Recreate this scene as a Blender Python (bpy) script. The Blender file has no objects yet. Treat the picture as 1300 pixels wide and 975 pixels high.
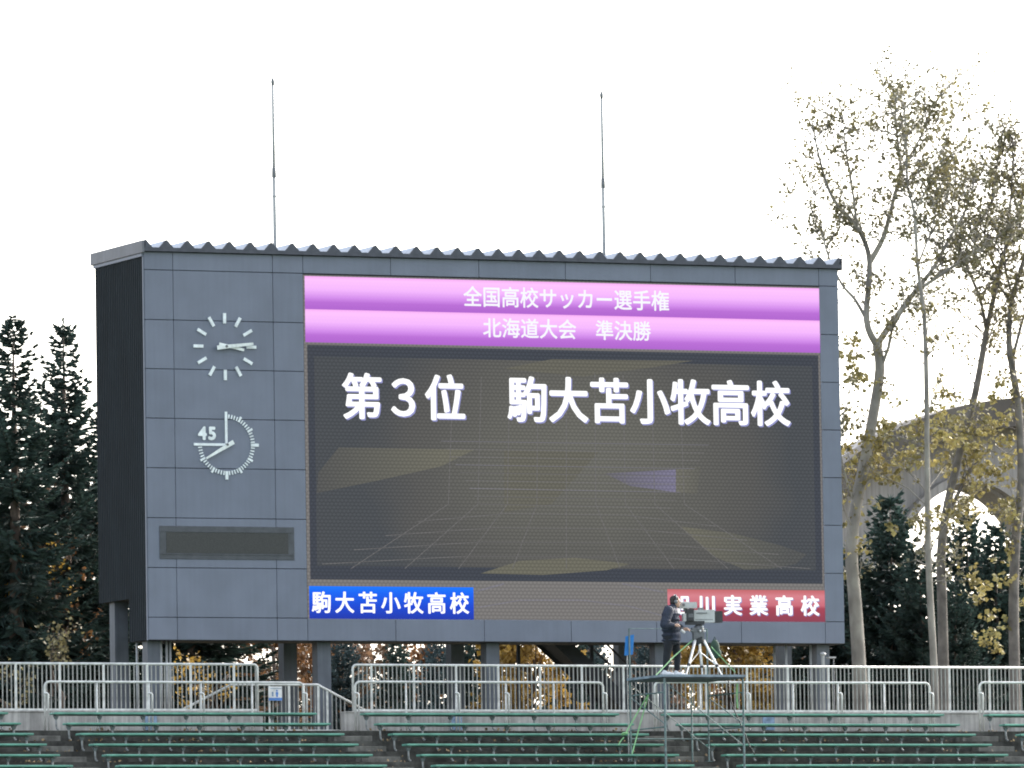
import bpy, math, random
from mathutils import Vector as V, Matrix
R = math.radians
scene = bpy.context.scene
COL = scene.collection

# ------------------------------------------------------------------ camera, sky, sun, exposure
Z0 = 11.0                                   # height of the scoreboard's underside above the pitch
CAM = V((-66.85228, -172.90723, -9.26936 + Z0))
YAW, PITCH, ROLL, FPX = 0.4126, 0.07971, -0.0159, 10700.44
fw = V((math.sin(YAW)*math.cos(PITCH), math.cos(YAW)*math.cos(PITCH), math.sin(PITCH)))
r0 = V((math.cos(YAW), -math.sin(YAW), 0)); u0 = r0.cross(fw)
rt = r0*math.cos(ROLL) + u0*math.sin(ROLL); up = u0*math.cos(ROLL) - r0*math.sin(ROLL)
cd = bpy.data.cameras.new('camera'); cam = bpy.data.objects.new('camera', cd); COL.objects.link(cam)
cam.matrix_world = Matrix(((rt.x, up.x, -fw.x, CAM.x), (rt.y, up.y, -fw.y, CAM.y), (rt.z, up.z, -fw.z, CAM.z), (0, 0, 0, 1)))
cd.sensor_width = 36; cd.lens = 36*FPX/1300; cd.clip_start = 1; cd.clip_end = 6000
scene.camera = cam

SUN_EL, SUN_AZ = R(30), R(62)               # veiled sun behind the trees on the right (azimuth from +Y towards +X)
world = bpy.data.worlds.new('World'); scene.world = world; world.use_nodes = True
wn = world.node_tree.nodes; wl = world.node_tree.links
sky = wn.new('ShaderNodeTexSky'); sky.sky_type = 'NISHITA'; sky.sun_disc = False
sky.sun_elevation = SUN_EL; sky.sun_rotation = SUN_AZ; sky.dust_density = 4.0; sky.air_density = 1.0; sky.ozone_density = 1.0
hsv = wn.new('ShaderNodeHueSaturation'); hsv.inputs['Saturation'].default_value = 0.45
wl.new(sky.outputs[0], hsv.inputs['Color']); wl.new(hsv.outputs[0], wn['Background'].inputs['Color'])
wn['Background'].inputs['Strength'].default_value = 0.15
sd = bpy.data.lights.new('sun', 'SUN'); sun = bpy.data.objects.new('sun', sd); COL.objects.link(sun)
sd.energy = 0.8; sd.angle = R(25); sd.color = (1, .96, .9)
sdir = V((math.sin(SUN_AZ)*math.cos(SUN_EL), math.cos(SUN_AZ)*math.cos(SUN_EL), math.sin(SUN_EL)))
sun.rotation_euler = (-sdir).to_track_quat('-Z', 'Y').to_euler(); sun.location = (0, -40, 60)
scene.view_settings.view_transform = 'Standard'; scene.view_settings.look = 'None'
EXPO = 1.95
scene.cycles.filter_width = 1.9            # the photograph is softly focused
scene.view_settings.exposure = EXPO; scene.view_settings.gamma = 1
ES = 2**-EXPO                               # screens: radiance that reads as 1.0

def at(px, py, Y):                          # point of the place seen at a spot of the photograph, on the upright plane Y
    d = rt*((px-650)/FPX) + up*((487.5-py)/FPX) + fw
    return CAM + d*((Y-CAM.y)/d.y)
def S(r, g, b): return tuple(((c/255+.055)/1.055)**2.4 if c > 10 else c/255/12.92 for c in (r, g, b))

# ------------------------------------------------------------------ materials
MATS = {}
def mat(name, col, rough=.6, metal=0, var=.12, scale=6., bump=0., col2=None, emit=None, estr=0., island=0., transl=0., stretch=None, streak=0.):
    m = bpy.data.materials.new(name); m.use_nodes = True; nt = m.node_tree; n = nt.nodes; l = nt.links
    b = n['Principled BSDF']; b.inputs['Roughness'].default_value = rough; b.inputs['Metallic'].default_value = metal
    tc = n.new('ShaderNodeTexCoord'); mp = n.new('ShaderNodeMapping'); l.new(tc.outputs['Object'], mp.inputs[0])
    if stretch: mp.inputs['Scale'].default_value = stretch
    nz = n.new('ShaderNodeTexNoise'); nz.inputs['Scale'].default_value = scale; nz.inputs['Detail'].default_value = 5; l.new(mp.outputs[0], nz.inputs[0])
    rp = n.new('ShaderNodeValToRGB'); l.new(nz.outputs[0], rp.inputs[0])
    c2 = col2 or tuple(c*(1-var*1.6) for c in col)
    rp.color_ramp.elements[0].position = .34; rp.color_ramp.elements[0].color = (*c2, 1)
    rp.color_ramp.elements[1].position = .66; rp.color_ramp.elements[1].color = (*[min(1, c*(1+var)) for c in col], 1)
    out = rp.outputs[0]
    if streak:
        mp2 = n.new('ShaderNodeMapping'); mp2.inputs['Scale'].default_value = (5, 5, .25); l.new(tc.outputs['Object'], mp2.inputs[0])
        n2 = n.new('ShaderNodeTexNoise'); n2.inputs['Scale'].default_value = 2.2; n2.inputs['Detail'].default_value = 4; l.new(mp2.outputs[0], n2.inputs[0])
        r2 = n.new('ShaderNodeMapRange'); r2.inputs[1].default_value = .38; r2.inputs[2].default_value = .7; r2.inputs[3].default_value = 1; r2.inputs[4].default_value = 1-streak; l.new(n2.outputs[0], r2.inputs[0])
        mx = n.new('ShaderNodeVectorMath'); mx.operation = 'SCALE'; l.new(out, mx.inputs[0]); l.new(r2.outputs[0], mx.inputs['Scale']); out = mx.outputs[0]
    if island:
        g = n.new('ShaderNodeNewGeometry'); r2 = n.new('ShaderNodeMapRange'); r2.inputs[3].default_value = 1-island; r2.inputs[4].default_value = 1+island; l.new(g.outputs['Random Per Island'], r2.inputs[0])
        mx = n.new('ShaderNodeVectorMath'); mx.operation = 'SCALE'; l.new(out, mx.inputs[0]); l.new(r2.outputs[0], mx.inputs['Scale']); out = mx.outputs[0]
    l.new(out, b.inputs['Base Color'])
    if emit: b.inputs['Emission Color'].default_value = (*emit, 1); b.inputs['Emission Strength'].default_value = estr
    if bump:
        bp = n.new('ShaderNodeBump'); bp.inputs['Strength'].default_value = bump; bp.inputs['Distance'].default_value = .02
        nb = n.new('ShaderNodeTexNoise'); nb.inputs['Scale'].default_value = scale*5; nb.inputs['Detail'].default_value = 6; l.new(mp.outputs[0], nb.inputs[0])
        l.new(nb.outputs[0], bp.inputs['Height']); l.new(bp.outputs[0], b.inputs['Normal'])
    if transl:
        t = n.new('ShaderNodeBsdfTranslucent'); l.new(out, t.inputs[0]); ms = n.new('ShaderNodeMixShader'); ms.inputs[0].default_value = transl
        l.new(b.outputs[0], ms.inputs[1]); l.new(t.outputs[0], ms.inputs[2]); l.new(ms.outputs[0], n['Material Output'].inputs[0])
    MATS[name] = m; return m
mat('panel', (.160, .180, .235), .42, .0, .05, 1.3, streak=.05)
mat('panel_b', (.154, .174, .228), .45, .0, .05, 1.3, streak=.06)
mat('joint', (.035, .038, .047), .8)
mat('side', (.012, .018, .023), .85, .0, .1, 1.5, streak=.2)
mat('eave', (.07, .075, .095), .5, .2)
mat('rib', (.27, .31, .37), .4, .1, .06, 3)
mat('fascia', (.16, .165, .19), .45, .2, .1, 2, streak=.15)
mat('disp_frame', (.066, .072, .083), .5)
mat('disp', (.040, .041, .040), .5, 0, .2, 40)
mat('white_mark', (.8, .85, .86), .5)
mat('hand', (.78, .82, .80), .45)
mat('steel_col', (.105, .12, .145), .5, .1, .12, 2, streak=.2)
mat('galv', (.33, .34, .34), .5, .1, .1, 8)
mat('rod', (.36, .37, .37), .6, 0, .1, 6)
mat('rail', (.66, .66, .63), .42, .1, .14, 7)
mat('bar', (.34, .34, .32), .5, .1, .16, 7)
mat('concrete', (.45, .435, .41), .85, 0, .16, 2.2, .25, streak=.42)
mat('tread', (.075, .074, .066), .9, 0, .35, 3, .35, streak=.3)
mat('step', (.16, .155, .138), .9, 0, .3, 3, .35, streak=.3)
mat('bench', (.115, .325, .245), .4, 0, .16, 5, stretch=(.6, 1, 1))
mat('leg', (.30, .315, .315), .55, .1, .25, 9)
mat('bracket', (.13, .16, .16), .6, .3)
mat('grass', (.06, .11, .03), .9, 0, .2, .6)
mat('soil', (.10, .085, .05), .95, 0, .3, .7)
mat('leaf_litter', (.26, .18, .09), .8, 0, .3, 3, island=.6)
mat('spruce', (.052, .088, .075), .7, 0, .3, .8, island=.45, transl=.12)
mat('blue_spruce', (.095, .14, .15), .7, 0, .25, .8, island=.4, transl=.12)
mat('yew', (.050, .085, .072), .7, 0, .3, .8, island=.45, transl=.12)
mat('low_leaf', (.32, .26, .095), .6, 0, .25, .5, col2=(.21, .20, .085), island=.45, transl=.22)
mat('poplar_leaf', (.215, .18, .075), .6, 0, .25, .35, col2=(.135, .135, .085), island=.45, transl=.22)
mat('yellow_leaf', (.43, .28, .055), .6, 0, .2, .5, col2=(.29, .19, .05), island=.35, transl=.3)
mat('orange_leaf', (.21, .095, .035), .6, 0, .25, .5, col2=(.12, .075, .035), island=.4, transl=.25)
mat('rust_leaf', (.16, .085, .05), .6, 0, .25, .5, col2=(.11, .085, .05), island=.4, transl=.25)
mat('bark', (.13, .10, .08), .9, 0, .3, 5, .4)
mat('pale_bark', (.34, .32, .28), .85, 0, .16, 2.2, .3, col2=(.17, .155, .14), stretch=(1, 1, .55))
mat('dark_bark', (.17, .155, .14), .85, 0, .25, 3, .3)
mat('arch', (.36, .34, .32), .8, 0, .14, .35, .1, streak=.3)
mat('arch_edge', (.115, .10, .085), .7, 0, .2, .6)
mat('scaf', (.14, .20, .20), .55, .1, .25, 8)
mat('deck', (.24, .30, .35), .6, .1, .2, 4)
mat('deck_dark', (.05, .06, .07), .7)
mat('strap', (.27, .54, .25), .6, 0, .12, 6)
mat('cable', (.02, .02, .022), .6)
mat('blue_sign', (.03, .22, .60), .5, 0, .08, 4)
mat('faded_blue', (.24, .33, .46), .6, 0, .3, 6)
mat('navy', (.020, .028, .050), .75, 0, .25, 9, .4)
mat('trouser', (.010, .013, .018), .85, 0, .2, 8)
mat('skin', (.50, .31, .22), .55, 0, .08, 8)
mat('hair', (.02, .017, .015), .6)
mat('shoe', (.75, .76, .78), .5)
mat('cam_grey', (.50, .52, .51), .45, 0, .06, 6)
mat('cam_dark', (.035, .038, .042), .5, 0, .15, 10)
mat('cam_mid', (.16, .17, .18), .5, .2, .15, 10)
mat('tripod', (.70, .71, .70), .35, .4, .06, 6)
mat('paper', (.80, .80, .78), .7)
mat('green_bag', (.03, .065, .045), .8)
mat('pict_blue', (.10, .25, .62), .6)
mat('lens', (.01, .012, .016), .08)

def screen_mat(name, build):
    m = bpy.data.materials.new(name); m.use_nodes = True; nt = m.node_tree; n = nt.nodes; l = nt.links
    b = n['Principled BSDF']; b.inputs['Base Color'].default_value = (.012, .012, .013, 1); b.inputs['Roughness'].default_value = .8; b.inputs['Specular IOR Level'].default_value = .1
    tc = n.new('ShaderNodeTexCoord'); sp = n.new('ShaderNodeSeparateXYZ'); l.new(tc.outputs['Object'], sp.inputs[0])
    def M(op, a, b2=None, c=None):
        k = n.new('ShaderNodeMath'); k.operation = op
        for i, v in enumerate((a, b2, c)):
            if v is None: continue
            if isinstance(v, (int, float)): k.inputs[i].default_value = v
            else: l.new(v, k.inputs[i])
        return k.outputs[0]
    # staggered rows of light-emitting dots
    x, z = sp.outputs['X'], sp.outputs['Z']
    pz, kx = .078, 2*math.pi/.098
    row = M('FLOOR', M('DIVIDE', z, pz))
    s1 = M('SINE', M('ADD', M('MULTIPLY', x, kx), M('MULTIPLY', row, math.pi))); s2 = M('COSINE', M('MULTIPLY', z, 2*math.pi/pz))
    dots = M('MULTIPLY_ADD', s1, .5, M('MULTIPLY', s2, -.5))
    colr = build(n, l, M, x, z, tc)
    def fin(amp):
        k = n.new('ShaderNodeVectorMath'); k.operation = 'SCALE'; l.new(colr, k.inputs[0]); l.new(M('MULTIPLY_ADD', dots, amp, 1), k.inputs['Scale']); return k.outputs[0]
    l.new(fin(.26 if 'band' not in name else .015), b.inputs['Emission Color']); b.inputs['Emission Strength'].default_value = ES
    MATS[name] = m; return m
def ramp(n, l, fac, stops):
    rp = n.new('ShaderNodeValToRGB'); e = rp.color_ramp.elements
    while len(e) < len(stops): e.new(.5)
    for i, (p, c) in enumerate(stops): e[i].position = p; e[i].color = (*c, 1)
    l.new(fac, rp.inputs[0]); return rp.outputs[0]

# ------------------------------------------------------------------ mesh helpers
class MB:
    def __init__(s): s.v = []; s.f = []
    def add(s, vs, fs):
        o = len(s.v); s.v += [tuple(p) for p in vs]; s.f += [tuple(i+o for i in f) for f in fs]; return s
    def box(s, x0, x1, y0, y1, z0, z1, bev=0):
        if bev:
            b = bev; P = []
            for z, k in ((z0, b), (z0+b, 0), (z1-b, 0), (z1, b)):
                P += [(x0+k, y0+k, z), (x1-k, y0+k, z), (x1-k, y1-k, z), (x0+k, y1-k, z)]
            F = [(3, 2, 1, 0), (12, 13, 14, 15)]
            for a in (0, 4, 8):
                for i in range(4): F.append((a+i, a+(i+1) % 4, a+4+(i+1) % 4, a+4+i))
            return s.add(P, F)
        return s.add([(x0, y0, z0), (x1, y0, z0), (x1, y1, z0), (x0, y1, z0), (x0, y0, z1), (x1, y0, z1), (x1, y1, z1), (x0, y1, z1)],
                     [(3, 2, 1, 0), (4, 5, 6, 7), (0, 1, 5, 4), (1, 2, 6, 5), (2, 3, 7, 6), (3, 0, 4, 7)])
    def obox(s, c, ax, ay, az):              # oriented box: centre and three half axes
        c, ax, ay, az = V(c), V(ax), V(ay), V(az)
        P = [c+ax*i+ay*j+az*k for k in (-1, 1) for (i, j) in ((-1, -1), (1, -1), (1, 1), (-1, 1))]
        return s.add(P, [(3, 2, 1, 0), (4, 5, 6, 7), (0, 1, 5, 4), (1, 2, 6, 5), (2, 3, 7, 6), (3, 0, 4, 7)])
    def tube(s, pts, rad, n=6, cap=True):
        pts = [V(p) for p in pts]; m = len(pts)
        if not hasattr(rad, '__len__'): rad = [rad]*m
        o = len(s.v); prev = None
        for i, p in enumerate(pts):
            d = (pts[min(i+1, m-1)]-pts[max(i-1, 0)]); d = d.normalized() if d.length > 1e-9 else V((0, 0, 1))
            if prev is None: a = d.orthogonal().normalized()
            else:
                a = prev - d*prev.dot(d); a = a.normalized() if a.length > 1e-6 else d.orthogonal().normalized()
            prev = a; b = d.cross(a)
            for k in range(n):
                t = 2*math.pi*k/n; s.v.append(tuple(p+(a*math.cos(t)+b*math.sin(t))*rad[i]))
        for i in range(m-1):
            for k in range(n):
                s.f.append((o+i*n+k, o+i*n+(k+1) % n, o+(i+1)*n+(k+1) % n, o+(i+1)*n+k))
        if cap: s.f.append(tuple(o+k for k in reversed(range(n)))); s.f.append(tuple(o+(m-1)*n+k for k in range(n)))
        return s
    def ell(s, c, rx, ry, rz, nu=12, nv=8, rot=None):
        c = V(c); P = [(0, 0, -1)]; F = []
        for j in range(1, nv):
            ph = -math.pi/2+math.pi*j/nv
            for i in range(nu):
                t = 2*math.pi*i/nu; P.append((math.cos(t)*math.cos(ph), math.sin(t)*math.cos(ph), math.sin(ph)))
        P.append((0, 0, 1)); L = len(P)-1
        for i in range(nu):
            F.append((0, 1+(i+1) % nu, 1+i)); F.append((L, L-nu+i, L-nu+(i+1) % nu))
        for j in range(nv-2):
            a = 1+j*nu
            for i in range(nu): F.append((a+i, a+(i+1) % nu, a+nu+(i+1) % nu, a+nu+i))
        Q = []
        for p in P:
            q = V((p[0]*rx, p[1]*ry, p[2]*rz))
            if rot: q = rot @ q
            Q.append(c+q)
        return s.add(Q, F)
    def caps(s, a, b, ra, rb, n=12):          # tapered capsule
        a, b = V(a), V(b); d = (b-a).normalized(); pts = []; rr = []
        for k in range(4): t = R(-90+30*k); pts.append(a+d*(ra*math.sin(t))); rr.append(max(ra*math.cos(t), .001))
        for k in range(4): t = R(30*k); pts.append(b+d*(rb*math.sin(t))); rr.append(max(rb*math.cos(t), .001))
        return s.tube(pts, rr, n)
    def prism(s, poly, y0, y1):               # polygon in XZ extruded along Y
        n = len(poly); P = [(x, y0, z) for x, z in poly]+[(x, y1, z) for x, z in poly]
        F = [tuple(range(n)), tuple(reversed(range(n, 2*n)))]
        for i in range(n): F.append((i, i+n, (i+1) % n+n, (i+1) % n))
        return s.add(P, F)
    def mesh(s, name, m, org=V((0, 0, 0)), smooth=False):
        me = bpy.data.meshes.new(name); me.from_pydata([tuple(V(p)-org) for p in s.v], [], s.f)
        if m: me.materials.append(MATS[m])
        if smooth: me.polygons.foreach_set('use_smooth', [True]*len(me.polygons))
        me.update(); return me
    def build(s, name, m, parent=None, org=None, smooth=False):
        o0 = V(org) if org is not None else (root_loc(parent) if parent else V((0, 0, 0)))
        o = bpy.data.objects.new(name, s.mesh(name, m, o0, smooth)); COL.objects.link(o)
        if parent: o.parent = parent
        else: o.location = o0
        return o
def root_loc(o):
    while o.parent: o = o.parent
    return V(o.location)
def tag(o, label=None, cat=None, group=None, kind=None):
    if label: o['label'] = label
    if cat: o['category'] = cat
    if group: o['group'] = group
    if kind: o['kind'] = kind
    return o
def thing(name, loc, label, cat, group=None):
    o = bpy.data.objects.new(name, None); COL.objects.link(o); o.location = loc; o.empty_display_size = .2
    return tag(o, label, cat, group)
def inst(name, me, loc, parent):             # a repeated piece that shares its mesh; loc in world
    o = bpy.data.objects.new(name, me); COL.objects.link(o); o.parent = parent; o.location = V(loc)-root_loc(parent); return o
def arc(c, r, a0, a1, n=6, ux=V((1, 0, 0)), uz=V((0, 0, 1))):
    return [V(c)+ux*(r*math.cos(R(a0+(a1-a0)*i/n)))+uz*(r*math.sin(R(a0+(a1-a0)*i/n))) for i in range(n+1)]

# ------------------------------------------------------------------ the setting: ground, terraces
GZ = 8.87                                    # level of the walk at the top of the stand
RISE, RUN, YB, ZB = .2555, .7805, -3.2, 9.252
def tread_z(k): return GZ-.01-RISE*k
def tread_y(k): return (YB-RUN*k-.45, YB-RUN*k+.3305)
fld = MB().box(-1500, 1500, -1500, tread_y(33)[0], -.5, 0).build('playing_field', 'grass'); tag(fld, kind='structure')
gr = MB().box(-1500, 1500, tread_y(0)[1]+.02, 3000, GZ-1.2, GZ).build('ground', 'soil'); tag(gr, kind='structure')
NV = 8
tb = MB()
for k in range(NV, 34):
    y0, y1 = tread_y(k); tb.box(-60, 90, y0, 0, max(-.2, tread_z(k)-RISE-.02), tread_z(k))
terr = tb.build('terrace', 'tread'); tag(terr, kind='structure')
for k in range(NV):
    y0, y1 = tread_y(k); MB().box(-60, 90, y0, y1-.002, tread_z(k)-RISE-.05, tread_z(k)).build('concrete_tread', 'tread', terr)

# sections of benches: left and right ends (photo x on the first row)
ROW1 = ZB
def bx(px): return at(px, 906.3, YB).x
SECT = [(None, 7.4), (66, 399), (460, 782.7), (842, 1195), (1252, None)]
SPAN = []
for a, b in SECT:
    xa = bx(a) if a is not None else bx(7.4)-7.2
    xb = bx(b) if b is not None else bx(1252)+7.2
    SPAN.append((xa, xb))
for i in range(4):                            # half-height steps in the aisles
    xa, xb = SPAN[i][1]+.12, SPAN[i+1][0]-.12
    for k in range(NV):
        y0, y1 = tread_y(k)
        MB().box(xa, xb, y0-.37, y0-.003, tread_z(k)-RISE-.01, tread_z(k)-RISE*.5, .008).build('aisle_step', 'step', terr)

# ------------------------------------------------------------------ benches
lg = MB().tube([(0, 0, -.03)]+[(0, 0, -.20), (.004, 0, -.27)]+[(.012, 0, -.32), (.03, 0, -.345), (.055, 0, -.351)], .021, 6)
lg.box(-.028, .028, -.12, .12, -.052, -.034)
leg_me = lg.mesh('leg', 'leg', smooth=False)
br_me = MB().prism([(-.055, -.045), (.055, -.045), (.022, -.115), (-.022, -.115)], -.03, .03).mesh('bracket', 'bracket')
ORD = ['first', 'second', 'third', 'fourth', 'fifth', 'sixth', 'seventh']
WHERE = ['leftmost block of the terrace', 'block below the two clocks', 'block below mid screen', 'block right of the scaffold', 'rightmost block of the terrace']
rng = random.Random(4)
for si, (xa, xb) in enumerate(SPAN):
    for k in range(7):
        y = YB-RUN*k; z = ZB-RISE*k
        t = thing('bench', ((xa+xb)/2, y, tread_z(k)), f'long green bench, {ORD[k]} row from the top, {WHERE[si]}', 'bench', 'green benches on the terrace')
        st = MB(); n = 14; j = [rng.uniform(-.004, .004) for _ in range(n+1)]
        for q in range(n):
            u0_, u1_ = xa+(xb-xa)*q/n, xa+(xb-xa)*(q+1)/n
        st.box(xa, xb, y-.15, y+.15, z-.034, z+.012, .01)
        st.build('seat', 'bench', t)
        MB().box(xa+.04, xb-.04, y-.035, y+.035, z-.06, z-.036).build('under_rail', 'bracket', t)
        x = xa+.09
        while x < xb-.02:
            inst('leg', leg_me, (x, y, z), t); inst('bracket', br_me, (x, y, z-.02), t); x += 1.0

# ------------------------------------------------------------------ parapet walls, fence, railings
YW = -1.75
xl, xr = at(334, 915, YW).x, at(438, 915, YW).x
WT = at(500, 905, YW).z
for a, b, lab in ((-60, xl, 'low weathered concrete parapet under the fence, left of the stair gap'), (xr, 90, 'long low weathered concrete parapet under the fence, right of the stair gap')):
    t = thing('parapet_wall', ((a+b)/2, YW, GZ), lab, 'wall')
    MB().box(a, b, YW, YW+.25, GZ-.1, WT).build('wall', 'concrete', t)
    MB().box(a-.01, b+.01, YW-.02, YW+.27, WT, WT+.03, .008).build('coping', 'concrete', t)
bar_h = .96
bar_me = MB().box(-.013, .013, -.013, .013, 0, 1).mesh('bar', 'bar')
YF = -1.6
def fence(x0, x1, lab, open0, open1, step_post, first_post):
    zt, zb = at(650, 845, YF).z, at(650, 902, YF).z
    t = thing('metal_fence', ((x0+x1)/2, YF, WT), lab, 'fence')
    r = .09; pts = []
    if open0: pts += [V((x0, YF, WT))]+arc((x0+r, YF, zt-r), r, 180, 90)
    else: pts += [V((x0, YF, zt))]
    if open1: pts += arc((x1-r, YF, zt-r), r, 90, 0)+[V((x1, YF, WT))]
    else: pts += [V((x1, YF, zt))]
    MB().tube(pts, .028, 8).build('top_rail', 'rail', t, smooth=True)
    MB().box(x0+.02, x1-.02, YF-.018, YF+.018, zb-.022, zb+.022).build('bottom_rail', 'rail', t)
    post = MB().box(-.022, .022, -.022, .022, WT+.02, zt-.01).mesh('post', 'rail')
    xs = []; x = first_post
    while x < x1-.1:
        if x > x0+.1: inst('post', post, (x, YF, 0), t); xs.append(x)
        x += step_post
    bm = MB().box(-.0115, .0115, -.008, .008, zb+.02, zt-.02).mesh('bar', 'bar')
    g = step_post/10; x = first_post-math.ceil((first_post-x0)/step_post)*step_post; i = 0
    while x < x1-.04:
        if i % 10 and x > x0+.04: inst('bar', bm, (x, YF, 0), t)
        x += g; i += 1
    return t
fx = lambda px: at(px, 870, YF).x
sp = fx(187)-fx(131.6)
fence(fx(-70), fx(327), 'grey metal bar fence on the parapet, left of the stair gap', False, True, sp, fx(131.6)-4*sp)
fence(fx(448), fx(1375), 'long grey metal bar fence on the parapet below the screen', True, False, sp, fx(471.5))

YR = -2.05
def railing(pxs, hooks, lab, pyl=865.5, open_r=False):
    xs = [at(p, 880, YR).x for p in pxs]; zt = at(pxs[0], pyl, YR).z; zb = GZ
    t = thing('guard_railing', ((xs[0]+xs[-1])/2, YR, GZ), lab, 'railing', 'low guard railings behind the top bench row')
    r = .11; pts = [V((xs[0], YR, zb))]+arc((xs[0]+r, YR, zt-r), r, 180, 90)
    pts += arc((xs[-1]-r, YR, zt-r), r, 90, 0)+[V((xs[-1], YR, zb))] if not open_r else [V((xs[-1], YR, zt))]
    MB().tube(pts, .027, 8).build('top_rail', 'rail', t, smooth=True)
    for x in xs[1:-1]: MB().tube([(x, YR, zb), (x, YR, zt-.02)], .023, 7).build('post', 'rail', t, smooth=True)
    for h in hooks:
        x = at(h, 880, YR).x; zh = at(h, 880, YR).z; q = .05
        MB().tube([V((x, YR-.04, zb))]+arc((x-q, YR-.04, zh-q), q, 0, 110)+[V((x-q-.04, YR-.02, zh-.005))], .021, 7).build('handle', 'tripod', t, smooth=True)
railing([56.7, 123, 189, 255.4, 320, 385], [60.5, 192.5, 258, 388.6], 'low tubular guard railing in front of the fence below the clocks')
railing([451, 515.4, 579, 642, 703, 765.5], [454.5, 582, 645, 769], 'low tubular guard railing in front of the fence below the middle of the screen')
railing([831, 889, 944, 1007, 1064, 1122.5, 1180], [834, 951, 1068, 1183.6], 'low tubular guard railing in front of the fence right of the scaffold', 866)
railing([1243.5, 1305, 1366], [1247], 'low tubular guard railing at the right edge of the photo', 866.5)

# stair railing in the gap
YS = -1.35
t = thing('stair_railing', at(349, 928, YS), 'sloping tubular stair railing with bars in the gap of the fence', 'railing')
q = [at(228, 903, YS), at(294, 869, YS), at(403, 869.3, YS), at(470, 905.5, YS)]
MB().tube(q, .03, 8).build('top_rail', 'rail', t, smooth=True)
zb = at(349, 927, YS).z
for px in (342, 367, 386, 404, 415.5):
    a = at(px, 900, YS); zt = q[2].z-.02 if px <= 404 else q[2].z-.1
    MB().box(a.x-.02, a.x+.02, YS-.02, YS+.02, GZ-.02, zt-.0).build('post', 'rail', t)
x = at(336, 900, YS).x; xe = at(438, 900, YS).x
bmc = 0
MB().box(x, xe, YS-.015, YS+.015, zb-.02, zb+.015).build('bottom_rail', 'rail', t)
while x < xe:
    if x < q[2].x: zt = q[2].z
    else: zt = q[2].z+(q[3].z-q[2].z)*(x-q[2].x)/(q[3].x-q[2].x)
    MB().box(x-.011, x+.011, YS-.008, YS+.008, zb, zt-.02).build('bar', 'bar', t); x += .1
# small notice with a walking figure
YN = -1.42
a, b = at(340.6, 871.5, YN), at(358, 889.5, YN)
t = thing('notice_sign', ((a.x+b.x)/2, YN, b.z), 'small white notice with blue figure and blue foot band on the stair railing', 'sign')
MB().box(a.x, b.x, YN-.012, YN, b.z, a.z).build('board', 'paper', t)
hz = (a.z-b.z); MB().box(a.x+.002, b.x-.002, YN-.017, YN-.0125, b.z+.002, b.z+.2*hz).build('foot_band', 'pict_blue', t)
cx = a.x+(b.x-a.x)*.62
fg = MB().ell((cx, YN-.014, b.z+.70*hz), .022, .003, .022, 8, 6); fg.box(cx-.028, cx+.028, YN-.017, YN-.0125, b.z+.42*hz, b.z+.61*hz); fg.box(cx-.02, cx+.02, YN-.017, YN-.0125, b.z+.26*hz, b.z+.42*hz)
fg.build('pictogram', 'pict_blue', t)
cx = a.x+(b.x-a.x)*.3
MB().box(cx-.02, cx+.02, YN-.017, YN-.0125, b.z+.30*hz, b.z+.62*hz).box(cx-.05, cx+.21, YN-.017, YN-.0125, b.z+.84*hz, b.z+.88*hz).build('faint_print', 'faded_blue', t)
# faded plates on the parapet
for px, lab in ((192, 'faded pale blue plate on the parapet below the clocks'), (579, 'faded pale blue plate on the parapet near the middle column'), (976, 'faded blue plate on the parapet right of the scaffold')):
    a = at(px-7.5, 909, YW-.025); b = at(px+7.5, 927, YW-.025)
    tag(MB().box(a.x, b.x, YW-.03, YW-.004, b.z, a.z, .006).build('wall_plate', 'faded_blue', org=((a.x+b.x)/2, YW-.02, b.z)), lab, 'plate', 'faded plates on the parapet')

# ------------------------------------------------------------------ the scoreboard
W, H = 17.0, 8.59121; ZT = Z0+H
sb = thing('scoreboard', (W/2, 1.4, GZ), 'large dark grey stadium scoreboard on steel columns with lit video screen', 'scoreboard')
MB().box(.02, W-.02, 0, 1.05, Z0, ZT-.02).build('front_body', 'joint', sb)
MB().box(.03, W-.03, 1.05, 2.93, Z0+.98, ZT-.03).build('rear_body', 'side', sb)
# ribbed side cladding
def ribwall(x0, sgn, y0, y1, z0, z1, name):
    m = MB(); y = y0; poly = []
    step = .105
    n = int((y1-y0)/step)
    prof = []
    for i in range(n):
        a = y0+(y1-y0)*i/n; w = (y1-y0)/n
        prof += [(a, 0), (a+w*.62, 0), (a+w*.68, -.018), (a+w*.94, -.018)]
    prof.append((y1, 0))
    P = []
    for (yy, dx) in prof: P += [(x0-sgn*dx*-1, yy, z0), (x0-sgn*dx*-1, yy, z1)]
    F = [(2*i, 2*i+1, 2*i+3, 2*i+2) for i in range(len(prof)-1)]
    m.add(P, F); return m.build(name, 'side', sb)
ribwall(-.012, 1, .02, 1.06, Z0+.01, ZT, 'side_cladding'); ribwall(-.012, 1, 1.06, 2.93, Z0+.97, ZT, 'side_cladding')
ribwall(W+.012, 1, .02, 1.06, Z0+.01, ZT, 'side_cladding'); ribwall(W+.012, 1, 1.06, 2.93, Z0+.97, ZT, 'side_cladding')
MB().box(-.02, -.003, -.03, .03, Z0, ZT-.012).build('corner_trim', 'panel', sb)
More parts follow.
